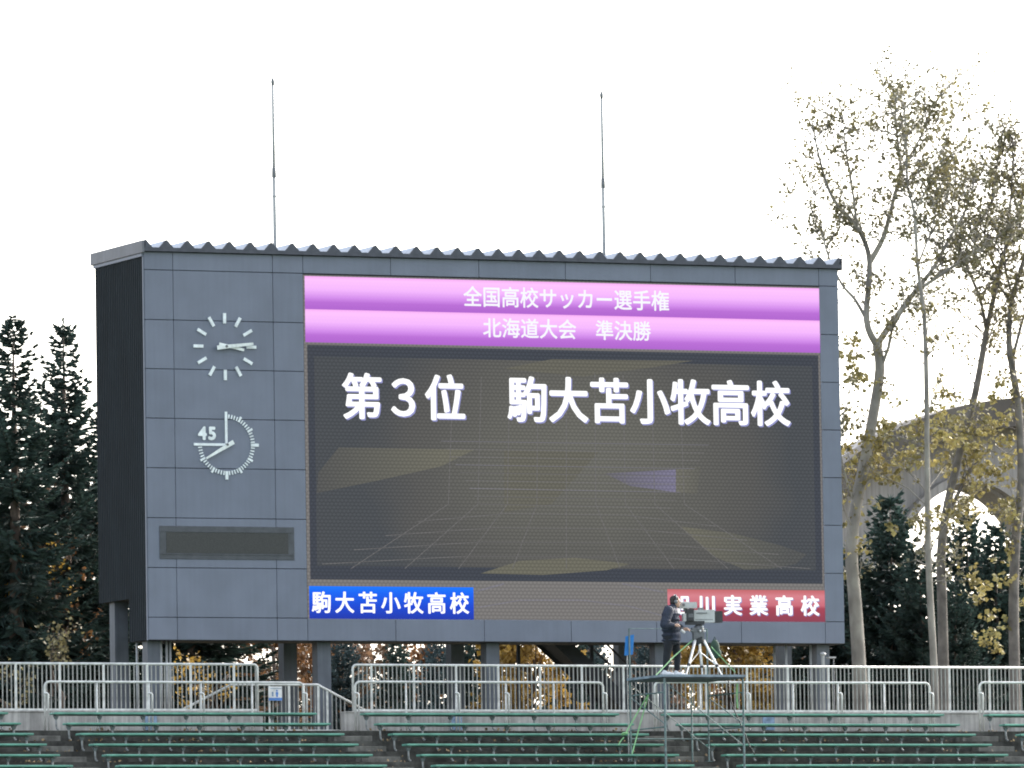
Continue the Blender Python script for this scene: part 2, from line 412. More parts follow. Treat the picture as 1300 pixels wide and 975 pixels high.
# front panels
P = lambda px, py: at(px, py, 0)
hz = [ZT-.005]+[P(200, y).z for y in (342.8, 406, 468.3, 531, 594, 657.4, 720.7, 783.7)]+[Z0+.005]
vx = [0, P(219.4, 400).x, P(346, 400).x, P(384.5, 400).x]
zscr_t, zscr_b = hz[1]-.0, hz[8]
tx = vx[3:]+[P(495, 338).x, P(607, 340).x, P(717, 343).x, P(825, 346).x, P(932.4, 350).x, P(1038.5, 352).x, W]
sx1 = tx[-2]
def panel(x0, x1, z0, z1, m):
    g = .0065; MB().box(x0+g, x1-g, -.035, -.003, z0+g, z1-g, .006).build('front_panel', m, sb)
i = 0
for c in range(3):
    for r in range(9):
        panel(vx[c], vx[c+1], hz[r+1], hz[r], 'panel' if (c+r) % 3 else 'panel_b')
for c in range(len(tx)-1):
    panel(tx[c], tx[c+1], hz[1], hz[0], 'panel' if c % 2 else 'panel_b'); panel(tx[c], tx[c+1], hz[9], hz[8], 'panel' if c % 2 else 'panel_b')
rz = [hz[1]]+[P(1050, y).z for y in (425, 485.5, 546, 606.5, 667, 728)]+[hz[8]]
for r in range(len(rz)-1): panel(sx1, W, rz[r+1], rz[r], 'panel' if r % 2 else 'panel_b')
# roof: deck, standing ribs, end caps, fascias
rf = MB().box(-.02, W+.03, -.13, 3.05, ZT, ZT+.085).build('roof', 'eave', sb)
RH = .25-.085
n = 34; pit = W/n; zb = ZT+.085
def ribpoly(half=0):
    p = [(-.165, 0), (-.03, RH*.95), (-.013, RH), (.013, RH), (.03, RH*.95), (.165, 0)]
    if half > 0: p = [(0, 0), (0, RH), (.013, RH), (.03, RH*.95), (.165, 0)]
    if half < 0: p = [(-.165, 0), (-.03, RH*.95), (-.013, RH), (0, RH), (0, 0)]
    return p
rm = {h: MB().prism(ribpoly(h), -.10, 3.03).mesh('roof_rib', 'rib') for h in (-1, 0, 1)}
cm = {h: MB().prism([(x*1.03, z*1.02) for x, z in ribpoly(h)], -.132, -.102).mesh('rib_end_cap', 'eave') for h in (-1, 0, 1)}
for i in range(n+1):
    h = 1 if i == 0 else (-1 if i == n else 0); x = i*pit
    inst('roof_rib', rm[h], (x, 0, zb), rf); inst('rib_end_cap', cm[h], (x, 0, zb), rf)
MB().box(-.075, -.022, -.13, 3.10, ZT-.04, ZT+.24, .012).build('fascia', 'fascia', sb)
MB().box(-.05, -.013, -.02, 3.0, ZT-.11, ZT-.042).build('fascia_trim', 'panel', sb)
MB().box(W+.032, W+.07, -.13, 3.10, ZT-.04, ZT+.24, .012).build('fascia', 'eave', sb)
# columns, conduits, catwalk stair behind
for pf in (192.5, 408, 622, 836, 1041):
    a = at(pf, 820, .45).x
    for yy in (.45, 2.45):
        MB().box(a-.16, a+.16, yy-.16, yy+.16, GZ-.02, (Z0 if yy < 1 else Z0+.98)-.002).build('column', 'steel_col', sb)
        MB().box(a-.26, a+.26, yy-.26, yy+.26, GZ-.01, GZ+.04).build('base_plate', 'steel_col', sb)
for px, yy in ((174, .9), (204.5, .3), (211.5, .3), (216, .35), (983, .7), (998, .3), (1029, .4)):
    p = at(px, 830, yy); MB().tube([(p.x, yy, GZ), (p.x, yy, Z0-.002)], .03, 8).build('conduit', 'galv', sb, smooth=True)
for px, yy in ((658, 2.2), (728, 2.0), (751, 2.0)):
    p = at(px, 830, yy); MB().box(p.x-.035, p.x+.035, yy-.035, yy+.035, GZ, Z0+.978).build('hanger_post', 'joint', sb)
for (a, b, w) in (((662, 805), (742, 880), .36), ):
    A, B = at(a[0], a[1], 2.0), at(b[0], b[1], 2.0); d = (B-A).normalized()
    A2 = A-d*1.0; B2 = A+d*((GZ-A.z)/d.z)
    nrm = V((-d.z, 0, d.x))
    s = MB().obox((A2+B2)/2+V((.35, 0, .1)), (B2-A2)/2, V((0, .45, 0)), nrm*.03).build('stair_flight', 'joint', sb)
    m = MB(); L = (B2-A2).length
    for i in range(int(L/.3)):
        c = A2+d*(i*.3+.15)+V((.5, 0, .16)); m = MB().obox(c, V((.14, 0, 0)), V((0, .42, 0)), V((0, 0, .015))); m.build('stair_tread', 'steel_col', sb)
    for yy in (-.46, .46):
        MB().obox((A2+B2)/2+V((.4, yy, .12)), (B2-A2)/2, V((0, .02, 0)), nrm*.16).build('stringer', 'joint', sb)
        MB().tube([A2+V((1.05, yy, .5)), B2+V((1.05, yy, .5))], .025, 6).build('stair_handrail', 'joint', sb)
# the small dark display under the clocks
a, b = P(201.5, 667.6), P(372.8, 711.4)
ds = MB().box(a.x, b.x, -.05, -.036, b.z, a.z, .006).build('small_display', 'disp_frame', sb); tag(ds, 'small dark switched-off display in a grey frame')
a2, b2 = P(210, 675.7), P(365, 703.5)
MB().box(a2.x, b2.x, -.056, -.0505, b2.z, a2.z).build('display_glass', 'disp', ds)
fw_ = .03
MB().box(a.x+.05, b.x-.05, -.062, -.0505, a2.z+.01, a2.z+.035).build('display_rim', 'disp_frame', ds)
MB().box(a.x+.05, b.x-.05, -.062, -.0505, b2.z-.035, b2.z-.01).build('display_rim', 'disp_frame', ds)

# ------------------------------------------------------------------ the video screen
x0, x1 = P(386.8, 400).x, P(1040.2, 400).x; zt, zb = P(386.8, 350.5).z, P(391, 785.6).z
XC, ZC = (x0+x1)/2, (zt+zb)/2
def sc_base(n, l, M, x, z, tc):
    # dim olive glow, strongest in the middle
    dx = M('DIVIDE', M('SUBTRACT', x, XC-W/2+.2), 5.6); dz = M('DIVIDE', M('SUBTRACT', z, ZC-GZ-.2), 4.0)
    d = M('POWER', M('ADD', M('MULTIPLY', dx, dx), M('MULTIPLY', dz, dz)), .5)
    nz = n.new('ShaderNodeTexNoise'); nz.inputs['Scale'].default_value = .5; l.new(tc.outputs['Object'], nz.inputs[0])
    d = M('ADD', d, M('MULTIPLY', M('SUBTRACT', nz.outputs[0], .5), .35))
    return ramp(n, l, d, [(0, S(103, 102, 95)), (.35, S(97, 96, 90)), (.75, S(84, 83, 81)), (1, S(70, 73, 77))])
def sc_rim(n, l, M, x, z, tc): return ramp(n, l, M('MULTIPLY', x, 0), [(0, S(118, 115, 113)), (1, S(118, 115, 113))])
def flat_(c):
    return lambda n, l, M, x, z, tc: ramp(n, l, M('MULTIPLY', x, 0), [(0, S(*c)), (1, S(*c))])
def grad(zlo, zhi, stops):
    def f(n, l, M, x, z, tc): return ramp(n, l, M('DIVIDE', M('SUBTRACT', z, zlo-GZ), zhi-zlo), stops)
    return f
screen_mat('screen_base', sc_base); screen_mat('screen_rim', sc_rim); screen_mat('screen_navy', flat_((60, 64, 73)))
scr = MB().box(x0-.03, x1+.03, -.016, -.002, zb-.03, zt+.03).build('led_screen', 'screen_rim', sb); tag(scr, 'lit video screen with purple title bands and white Japanese lettering')
def quad(name, m, pxy, yy):                   # flat graphic shown on the screen
    pts = [at(px, py, yy) for px, py in pxy]; n = len(pts)
    return MB().add(pts, [tuple(range(n))]).build(name, m, scr)
def rect(name, m, xa, xb, za, zb_, yy): return MB().box(xa, xb, yy, yy+.0025, za, zb_).build(name, m, scr)
xi0, xi1 = P(391.8, 600).x, P(1041, 600).x; zi_t, zi_b = P(394.5, 438.0).z, P(394.5, 735.5).z
rect('picture_border', 'screen_navy', xi0, xi1, zi_b, zi_t, -.0195)
rect('picture_area', 'screen_base', xi0+.16, xi1-.16, zi_b+.30, zi_t-.25, -.023)
hb = (zt-P(389, 434.5).z)/2
pk = [(0, S(176, 98, 206)), (.22, S(186, 108, 214)), (.36, S(212, 140, 236)), (.62, S(246, 184, 255)), (.9, S(255, 196, 255)), (1, S(250, 176, 246))]
screen_mat('band_top', grad(zt-hb, zt, pk)); screen_mat('band_low', grad(zt-2*hb, zt-hb, pk))
rect('title_band', 'band_top', x0, x1, zt-hb, zt, -.027); rect('title_band', 'band_low', x0, x1, zt-2*hb, zt-hb, -.027)
a, b = P(391.2, 744), P(601, 784.6); zba = zb+.005
screen_mat('band_blue', grad(zba, a.z, [(0, S(22, 52, 172)), (.4, S(14, 70, 214)), (.8, S(4, 100, 246)), (1, S(10, 120, 255))]))
rect('team_panel', 'band_blue', x0+.005, b.x, zba, a.z, -.027)
a = P(846.6, 748)
screen_mat('band_red', grad(zba, a.z-.0, [(0, S(140, 60, 80)), (.42, S(168, 66, 84)), (.52, S(204, 108, 122)), (.8, S(216, 130, 140)), (1, S(196, 100, 104))]))
rect('team_panel', 'band_red', a.x, x1-.005, zba, a.z, -.027)
# moving-graphics wedges and the perspective grid behind the lettering
screen_mat('g_olive', flat_((104, 102, 89))); screen_mat('g_olive2', flat_((98, 96, 86))); screen_mat('g_violet', flat_((113, 110, 130))); screen_mat('g_line', flat_((108, 106, 106))); screen_mat('g_line2', flat_((120, 118, 126)))
def fade(xa, xb, c0, c1):                      # colour running from c0 at photo x xa to c1 at xb
    X0, X1 = P(xa, 620).x-W/2, P(xb, 620).x-W/2
    return lambda n, l, M, x, z, tc: ramp(n, l, M('DIVIDE', M('SUBTRACT', x, X0), X1-X0), [(0, S(*c0)), (1, S(*c1))])
screen_mat('g_fade_l', fade(400, 560, (80, 80, 79), (106, 104, 92))); screen_mat('g_fade_r', fade(880, 1000, (104, 102, 90), (80, 81, 80))); screen_mat('g_fade_v', fade(770, 858, (100, 98, 104), (118, 114, 138)))
screen_mat('g_fade_o', fade(858, 895, (106, 104, 94), (90, 89, 84)))
quad('graphic_wedge', 'g_fade_l', [(430, 568), (602, 571), (560, 592), (480, 610), (402, 626), (404, 600)], -.0255)
quad('graphic_wedge', 'g_olive2', [(640, 572), (760, 574), (700, 640), (640, 650)], -.0250)
quad('graphic_wedge', 'g_fade_v', [(768, 601), (858, 596), (858, 625), (800, 617)], -.0262)
quad('graphic_wedge', 'g_fade_o', [(858, 596), (890, 592), (885, 627), (858, 625)], -.0258)
quad('graphic_wedge', 'g_fade_r', [(862, 668), (930, 677), (990, 692), (1024, 704), (1010, 716), (980, 722), (945, 723), (905, 706)], -.0255)
quad('graphic_wedge', 'g_olive', [(610, 728), (660, 712), (730, 708), (800, 716), (770, 724), (690, 730)], -.0255)
quad('graphic_wedge', 'g_olive2', [(700, 456), (880, 458), (830, 466), (740, 478), (640, 468)], -.0250)
def line(pts, w, m, yy=-.0265):
    pts = [at(px, py, yy) for px, py in pts]; MBv = MB()
    for p, q in zip(pts[:-1], pts[1:]):
        d = (q-p).normalized(); nn = V((-d.z, 0, d.x))*w; MBv.add([p-nn, q-nn, q+nn, p+nn], [(0, 1, 2, 3)])
    MBv.build('grid_line', m, scr)
for i in range(9):
    px = 575+i*36; line([(px, 470+abs(4-i)*3), (px+(px-719)*.04, 640)], .008, 'g_line')
    line([(px+(px-719)*.04, 640), (719+(px-719)*1.9, 722)], .008, 'g_line')
for i in range(9): py = 560+i*10; line([(560+i*6, py), (900-i*6, py+5)], .007, 'g_line2' if i % 3 == 0 else 'g_line')
for i in range(4): py = 652+i*18; w = 190+i*40; line([(719-w, py+10), (719-w*.4, py), (719+w*.4, py+2), (719+w, py+16)], .007, 'g_line')
line([(603, 772), (660, 762), (740, 762), (800, 770), (842, 782)], .012, 'g_line2'); line([(640, 741), (600, 752)], .02, 'g_line2'); line([(790, 741), (843, 752)], .014, 'g_line2')

def emis(name, c, s=1.0):
    m = bpy.data.materials.new(name); m.use_nodes = True; b = m.node_tree.nodes['Principled BSDF']
    b.inputs['Base Color'].default_value = (.05, .05, .05, 1); b.inputs['Emission Color'].default_value = (*c, 1); b.inputs['Emission Strength'].default_value = s*ES; MATS[name] = m
emis('text_white', (1, 1, 1), 1.15); emis('text_soft', (.93, .93, .97), .95)
emis('glow', S(150, 150, 214), .8)
def glyph_raw(ch):
    cu = bpy.data.curves.new('g', 'FONT'); cu.body = ch; cu.size = 1; cu.resolution_u = 3; cu.fill_mode = 'FRONT'
    ob = bpy.data.objects.new('g', cu); COL.objects.link(ob); bpy.context.view_layer.update()
    dg = bpy.context.evaluated_depsgraph_get(); me = bpy.data.meshes.new_from_object(ob.evaluated_get(dg)); bpy.data.objects.remove(ob); bpy.data.curves.remove(cu)
    r_ = ([(v.co.x, v.co.y) for v in me.vertices], [tuple(p.vertices) for p in me.polygons]); bpy.data.meshes.remove(me); return r_
GL = {}
def text(body, name, m, tl, br, bold, yy, parent, adv=1.0, glow=None, bz=None):
    # every character is a flat glyph of its own; strokes are fattened by overlaid shifted outlines a hair apart
    gl = []; bz = bold if bz is None else bz
    for i, ch in enumerate(body):
        if ch == '\u3000': continue
        if ch not in GL: GL[ch] = glyph_raw(ch)
        gl.append(([(x+i*adv, y) for x, y in GL[ch][0]], GL[ch][1]))
    xs = [p[0] for g in gl for p in g[0]]; ys = [p[1] for g in gl for p in g[0]]
    A, B = at(*tl, yy), at(*br, yy)
    kx = (B.x-A.x)/(max(xs)-min(xs)+2*bold); kz = (A.z-B.z)/(max(ys)-min(ys)+2*bz)
    sh = [(0, 0)]+[(bold*math.cos(R(t)), bz*math.sin(R(t))) for t in range(0, 360, 45)] if bold else [(0, 0)]
    for vs, fs in gl:
        mb = MB()
        for j, (dx, dz) in enumerate(sh):
            mb.add([(A.x+(x-min(xs)+bold+dx)*kx, yy-j*.0003, B.z+(y-min(ys)+bz+dz)*kz) for x, y in vs], fs)
        o = mb.build(name, m, parent)
        if glow:
            mb = MB()
            for j, (dx, dz) in enumerate(sh):
                mb.add([(A.x+(x-min(xs)+bold+dx)*kx+glow[1], yy+.003-j*.0003, B.z+(y-min(ys)+bz+dz)*kz-glow[2]) for x, y in vs], fs)
            mb.build('character_shadow', glow[0], parent)
text('第３位　駒大苫小牧高校', 'character', 'text_white', (433.6, 472.5), (1003.9, 541.5), .027, -.034, scr, glow=('glow', .03, .03), bz=.017)
text('全国高校サッカー選手権', 'character', 'text_soft', (588, 362.7), (849.6, 395), .016, -.034, scr)
text('北海道大会　準決勝', 'character', 'text_soft', (613, 403), (826.5, 433), .016, -.034, scr)
text('駒大苫小牧高校', 'character', 'text_white', (395.5, 750.5), (595.7, 779.5), .026, -.034, scr, adv=1.17, bz=.016)
text('旭川実業高校', 'character', 'text_white', (852, 754.5), (1040.4, 782), .034, -.034, scr, adv=1.38, glow=('glow', .02, .02), bz=.022)

# ------------------------------------------------------------------ clocks and lightning rods
YC = -.06
c = at(285.7, 440, YC)
ck = thing('wall_clock', (c.x, YC, c.z-.75), 'white analogue clock without numerals, upper of two on the left panels', 'clock')
RC = .745
for k in range(12):
    t = R(90-30*k); d = V((math.cos(t), 0, math.sin(t))); e = V((-d.z, 0, d.x))
    MB().obox(c+d*(RC-.115)+V((0, .01, 0)), d*.115, V((0, .016, 0)), e*.034).build('hour_mark', 'white_mark', ck)
def hand(name, p, q, w0, w1, yy, m, par):
    A, B = at(*p, yy), at(*q, yy); d = (B-A).normalized(); e = V((-d.z, 0, d.x))
    MB().add([A-e*w0, B-e*w1, B+e*w1, A+e*w0, A-e*w0+V((0, .02, 0)), B-e*w1+V((0, .02, 0)), B+e*w1+V((0, .02, 0)), A+e*w0+V((0, .02, 0))],
             [(0, 1, 2, 3), (7, 6, 5, 4), (0, 4, 5, 1), (1, 5, 6, 2), (2, 6, 7, 3), (3, 7, 4, 0)]).build(name, m, par)
hand('hour_hand', (278.5, 436.6), (310, 444.3), .034, .03, -.12, 'hand', ck)
hand('minute_hand', (276, 441.2), (321.8, 436.4), .048, .028, -.16, 'hand', ck)
MB().tube([c+V((0, .06, 0)), c+V((0, -.115, 0))], .03, 10).build('spindle', 'cam_mid', ck)
c = at(287.6, 564.6, YC)
tm = thing('match_timer', (c.x, YC, c.z-.77), 'white 45 minute match timer dial, lower of two clocks on the left panels', 'clock')
for k in range(1, 45):
    t = R(90-6*k); d = V((math.cos(t), 0, math.sin(t))); e = V((-d.z, 0, d.x))
    r1 = .585; r2 = .675; w = .014
    if k % 5 == 0: r2 = .715; w = .024
    if k % 15 == 0: r2 = .77; w = .034
    MB().obox(c+d*((r1+r2)/2)+V((0, .01, 0)), d*((r2-r1)/2), V((0, .012, 0)), e*w).build('minute_mark', 'white_mark', tm)
MB().box(c.x-.028, c.x+.028, YC, YC+.03, c.z, c.z+.735).build('scale_line', 'white_mark', tm)
MB().box(c.x-.77, c.x-.03, YC, YC+.03, c.z-.028, c.z+.028).build('scale_line', 'white_mark', tm)
hand('minute_hand', (296.8, 561), (262.2, 581.8), .05, .022, -.12, 'hand', tm)
MB().tube([c+V((0, .05, 0)), c+V((0, -.07, 0))], .03, 10).build('spindle', 'cam_mid', tm)
def seg_digit(name, dx, strokes):
    pass
text('45', 'numeral', 'white_mark', (251, 541), (274.3, 559), .05, YC, tm, adv=.60)
for (px0, py0, px1, py1, lab) in ((349.2, 318, 346.6, 98, 'thin white lightning rod on the roof above the clocks'), (767.2, 330, 764.2, 115, 'thin white lightning rod on the roof right of the centre')):
    A = at(px0, py0, 1.4); B = at(px1, py1, 1.4); zr = ZT+.085
    t = thing('lightning_rod', (A.x, 1.4, zr), lab, 'lightning rod', 'lightning rods on the scoreboard roof')
    x = A.x; Hh = B.z-zr; zj = zr+Hh*.47
    MB().tube([(x, 1.4, zr-.01), (x, 1.4, zj)], [.045, .042], 8).build('mast', 'rod', t, smooth=True)
    MB().tube([(x, 1.4, zj-.12), (x, 1.4, zj-.1), (x, 1.4, zj+.1), (x, 1.4, zj+.12)], [.04, .056, .05, .034], 8).build('joint', 'cam_mid', t, smooth=True)
    MB().tube([(x, 1.4, zj-.55), (x, 1.4, zj-.52)], .058, 8).build('collar', 'galv', t)
    MB().tube([(x, 1.4, zj), (x, 1.4, B.z-.12)], [.036, .032], 7).build('rod', 'rod', t, smooth=True)
    MB().tube([(x, 1.4, B.z-.2), (x, 1.4, B.z-.1), (x, 1.4, B.z-.06), (x, 1.4, B.z)], [.03, .045, .035, .008], 7).build('tip', 'cam_mid', t, smooth=True)

# ------------------------------------------------------------------ scaffold tower
Yf_, Yb_ = -7.75, -5.95
fl, fr = at(843.5, 858, Yf_), at(943, 858, Yf_)
zd = fl.z; zfoot = tread_z(6); zback = tread_z(3)
xL, xR = fl.x, fr.x
sc_ = thing('scaffold_tower', ((xL+xR)/2, (Yf_+Yb_)/2, zfoot), 'small grey-green tube scaffold with a deck, standing in the aisle', 'scaffold')
MB().box(xL-.06, xR+.04, Yf_-.05, Yb_+.05, zd-.02, zd+.03).build('deck', 'deck', sc_)
MB().box(xL-.03, xR+.02, Yf_-.03, Yb_+.03, zd-.05, zd-.021).build('deck_frame', 'deck_dark', sc_)
pr = .025
MB().tube([(xL, Yf_, zfoot), (xL, Yf_, zd-.02)], pr, 8).build('upright', 'scaf', sc_); MB().tube([(xR, Yf_, zfoot), (xR, Yf_, zd-.02)], pr, 8).build('upright', 'scaf', sc_)
zg = at(805, 798, Yb_).z
MB().tube([(xL, Yb_, zback), (xL, Yb_, zg)], .02, 8).build('upright', 'scaf', sc_); MB().tube([(xR, Yb_, zback), (xR, Yb_, zg)], .02, 8).build('upright', 'scaf', sc_)
MB().tube([(xL, Yb_, zg), (xR, Yb_, zg)], .009, 6).build('guard_rail', 'scaf', sc_)
for xx, z0_, z1_, yy in ((xR-.4, zback, zd-.08, Yb_+.0),):
    MB().tube([(xx, yy, z0_), (xx, yy, z1_)], .018, 6).build('upright', 'scaf', sc_)
for yy in (Yf_+.02, Yb_-.02):
    MB().tube([(xL, yy, zd-.12), (xR, yy, zd-1.5)], .009, 6).build('brace', 'scaf', sc_)
MB().tube([(xL, Yb_, zback+.5), (xR, Yb_, zback+.5)], .016, 6).build('ledger', 'scaf', sc_)
for xx in (xL, xR):
    MB().tube([(xx, Yf_, zd-1.1), (xx, Yb_, zd-1.1)], .016, 6).build('ledger', 'scaf', sc_); MB().tube([(xx, Yf_, zd-.35), (xx, Yb_, zd-.35)], .016, 6).build('ledger', 'scaf', sc_)
    MB().tube([(xx+.02, Yf_, zd-1.05), (xx+.02, Yb_, zd-.4)], .012, 6).build('brace', 'scaf', sc_)
for xx, yy, zz in ((xL, Yf_, zfoot), (xR, Yf_, zfoot), (xL, Yb_, zback), (xR, Yb_, zback)):
    MB().box(xx-.07, xx+.07, yy-.07, yy+.07, zz, zz+.015).build('foot_plate', 'scaf', sc_)

def band(pts, w, name='strap', m='strap', par=None):  # flat webbing
    mb = MB(); pts = [V(p) for p in pts]
    for p, q in zip(pts[:-1], pts[1:]):
        d = (q-p).normalized(); e = d.cross(fw).normalized()*w; g = d.cross(e).normalized()*.003; mb.obox((p+q)/2, (q-p)/2*1.01, e, g)
    return mb.build(name, m, par, org=None if par else pts[-1])
YP = -6.9
def PP(px, py, dy=0): return at(px, py, YP+dy)
tag(band([PP(880, 812, .05), PP(856, 833, -.3), PP(833, 857, -.75)], .012), 'taut light green strap crossing in front of the legs of the man', 'strap')
tag(band([PP(903, 821, .1), PP(918, 837, .0), PP(933.5, 853.5, -.1)], .009), 'thin light green strap from the tripod to the right end of the deck', 'strap')
Ystr = -5.6
tag(band([at(824, 880, -6.2), at(808, 907, -6.3), at(793, 933, -6.5)], .014), 'light green strap knotted to a bench, the left of the two below the deck', 'strap')
tag(band([at(823.5, 881, -6.25), at(813, 918, -6.6), at(802.5, 957, -6.9)], .014), 'light green strap tied to a lower bench, the right of the two below the deck', 'strap')
kn = MB(); c = at(793.5, 933, -6.52)
for i in range(5): kn.ell(c+V((rng.uniform(-.05, .05), rng.uniform(-.02, .02), rng.uniform(-.04, .04))), .045, .03, .025, 8, 6)
tag(kn.build('strap_knot', 'strap', org=c), 'bunched light green strap knot on a bench', 'strap')
tag(band([at(792, 936, -6.5), at(788.5, 940, -6.52), at(785, 946, -6.55)], .012), 'short loose light green strap tail below the knot', 'strap')
tag(band([at(936, 868, -7.6), at(935.5, 884, -7.6), at(936.5, 899, -7.6)], .018), 'green strap hanging under the right end of the deck', 'strap')
pts = [at(925, 862, -7.0), at(926, 880, -7.1), at(930, 897, -7.2), at(938, 914, -7.3), at(947, 935, -7.4), at(952, 948, -7.45), at(958, 958, -7.5)]
tag(MB().tube(pts, .013, 6).build('power_cable', 'cable', org=pts[-1], smooth=True), 'black cable dangling from the deck to the benches', 'cable')
# blue panel behind the man, dark bag on the guard post
a = at(792.5, 806, -5.9); b = at(804.5, 832.5, -5.9); 
t = thing('blue_board', ((a.x+b.x)/2, -5.9, b.z-.5), 'small bright blue board on thin posts at the left end of the deck', 'board')
MB().add([at(794, 808, -5.93), at(792.6, 832.5, -5.93), at(803.5, 831, -5.93), at(805, 805.5, -5.93), at(794, 808, -5.89), at(792.6, 832.5, -5.89), at(803.5, 831, -5.89), at(805, 805.5, -5.89)],
         [(0, 1, 2, 3), (7, 6, 5, 4), (0, 4, 5, 1), (1, 5, 6, 2), (2, 6, 7, 3), (3, 7, 4, 0)]).build('board', 'blue_sign', t)
for px in (796.3, 799.8):
    p = at(px, 830, -5.88); MB().tube([(p.x, -5.87, zback), (p.x, -5.87, p.z+.05)], .012, 6).build('post', 'galv', t)
c = at(907.5, 823.5, -5.98)
bg = MB().ell(c, .12, .07, .20, 12, 8).ell(c+V((.03, 0, -.1)), .13, .07, .12, 12, 8).tube([c+V((-.05, 0, .15)), c+V((0, .0, .26)), c+V((.05, 0, .15))], .012, 6)
tag(bg.build('hanging_bag', 'green_bag', org=c-V((0, 0, .2)), smooth=True), 'dark green bag hanging on the scaffold post behind the tripod', 'bag')

# ------------------------------------------------------------------ video camera and tripod
ZD = zd+.03
cr = V((math.cos(R(-14)), math.sin(R(-14)), 0)); cs = V((-cr.y, cr.x, 0)); cu_ = V((0, 0, 1))
def cbox(mb, p0, p1, half, dy=0, bev=True):   # box seen between two photo spots, running along the camera's axis
    A, B = PP(*p0, dy), PP(*p1, dy); c = (A+B)/2; hx = abs((B-A).dot(cr))/2; hz_ = abs((B-A).z)/2
    return mb.obox(c, cr*hx, cs*half, cu_*hz_)
cc = PP(888, 793)
vc = thing('broadcast_camera', cc, 'grey broadcast video camera with box lens on the tripod', 'camera')
cbox(MB(), (880, 774.5), (905.5, 790.5), .13).build('lens_box', 'cam_grey', vc)
cbox(MB(), (905.7, 776), (916, 790.5), .115).build('lens_hood', 'cam_dark', vc)
cbox(MB(), (916.1, 777.5), (916.6, 789), .09).build('front_glass', 'lens', vc)
cbox(MB(), (883, 778), (896, 779.2), .134).build('marking', 'cam_mid', vc); cbox(MB(), (882, 786.5), (903, 787.4), .134).build('marking', 'cam_mid', vc)
cbox(MB(), (870.5, 773), (879.8, 788.5), .11).build('body', 'cam_dark', vc)
cbox(MB(), (866.5, 779), (870.4, 789), .08).build('battery', 'cam_grey', vc)
cbox(MB(), (873, 779.5), (879, 784), .114).build('side_plate', 'cam_mid', vc)
cbox(MB(), (862, 764.5), (883.5, 772.3), .085).build('viewfinder', 'cam_grey', vc)
cbox(MB(), (860, 765), (861.9, 771.5), .06).build('eyepiece', 'cam_dark', vc)
cbox(MB(), (865.5, 766.5), (868.5, 769.5), .088).build('knob', 'cam_mid', vc)
cbox(MB(), (868, 772.4), (872, 776), .04).build('viewfinder_arm', 'cam_mid', vc)
cbox(MB(), (886, 771.5), (893, 774.3), .02).build('top_handle', 'cam_mid', vc)
cbox(MB(), (871, 788.6), (893, 793.2), .09).build('mount_plate', 'cam_dark', vc)
tp = thing('tripod', PP(889, 853), 'heavy white-legged camera tripod with dark fluid head on the deck', 'tripod')
hd = MB().ell(PP(887, 799), .11, .10, .12, 14, 10); cbox(hd, (878, 797), (890, 803), .07); cbox(hd, (880, 803), (893, 812), .10)
hd.build('fluid_head', 'cam_mid', tp, smooth=False)
MB().tube([PP(886.5, 809), PP(889.5, 816.5)], [.13, .085], 12).build('bowl', 'cam_dark', tp)
for p in ((892, 796, -.12), (894.5, 801, -.1), (889, 801, -.13)):
    MB().ell(PP(*p), .028, .028, .028, 8, 6).build('knob', 'tripod', tp)
hb_ = [PP(880, 801, -.12), PP(872, 800, -.2), PP(865, 797, -.22)]
MB().tube(hb_, .014, 7).build('pan_handle', 'cam_mid', tp); MB().tube([PP(869, 803, -.24), PP(864.5, 799.5, -.26)], .03, 8).build('handle_grip', 'paper', tp)
def leg_(top, bot, dyt, dyb, knee):
    A, B = PP(*top, dyt), PP(*bot, dyb); B.z = ZD+.01
    K = A.lerp(B, knee)
    MB().tube([A, K], .03, 8).build('leg', 'tripod', tp); MB().tube([K-(B-A)*.03, B], .019, 8).build('lower_leg', 'tripod', tp)
    MB().ell(K, .045, .045, .04, 10, 6).build('leg_clamp', 'cam_dark', tp); MB().ell(B, .04, .04, .018, 10, 6).build('foot', 'cam_dark', tp); return K
k1 = leg_((882.5, 813), (871, 850), -.05, -.45, .70); k2 = leg_((893.5, 813), (916.5, 851), -.03, -.30, .72); k3 = leg_((888, 813), (892, 853.5), .05, .55, .7)
hub = PP(888, 827); MB().ell(hub, .035, .035, .03, 8, 6).build('spreader_hub', 'tripod', tp)
MB().tube([PP(888, 814), hub], .018, 7).build('centre_column', 'tripod', tp)
for k in (k1, k2, k3): MB().tube([hub, k], .010, 6).build('spreader', 'tripod', tp)

# ------------------------------------------------------------------ the camera operator
def remesh(mb, name, m, parent, vox=.012, it=4, org=None):
    o = mb.build('tmp', None, None, org=V((0, 0, 0)))
    md = o.modifiers.new('r', 'REMESH'); md.mode = 'VOXEL'; md.voxel_size = vox; md.use_smooth_shade = True
    s = o.modifiers.new('s', 'SMOOTH'); s.factor = .5; s.iterations = it
    bpy.context.view_layer.update(); dg = bpy.context.evaluated_depsgraph_get()
    me = bpy.data.meshes.new_from_object(o.evaluated_get(dg)); bpy.data.objects.remove(o)
    og = root_loc(parent) if parent else V(org)
    for v in me.vertices: v.co -= og
    me.materials.clear(); me.materials.append(MATS[m]); me.name = name
    ob = bpy.data.objects.new(name, me); COL.objects.link(ob)
    if parent: ob.parent = parent
    else: ob.location = og
    return ob
YM = -7.1
def Q(px, py, dy=0): return at(px, py, YM+dy)
ft = Q(852, 855); 
man = thing('person', (ft.x, YM, ZD), 'person in navy padded jacket and white shoes working the video camera on the scaffold', 'person')
head = Q(857.2, 764.3)
fwd = V((.96, -.28, 0)); sid = V((.28, .96, 0))
HR = Matrix.Rotation(math.atan2(fwd.y, fwd.x), 3, 'Z')
sh_n, sh_f = Q(849, 775.5, -.21), Q(853, 775.5, .17)
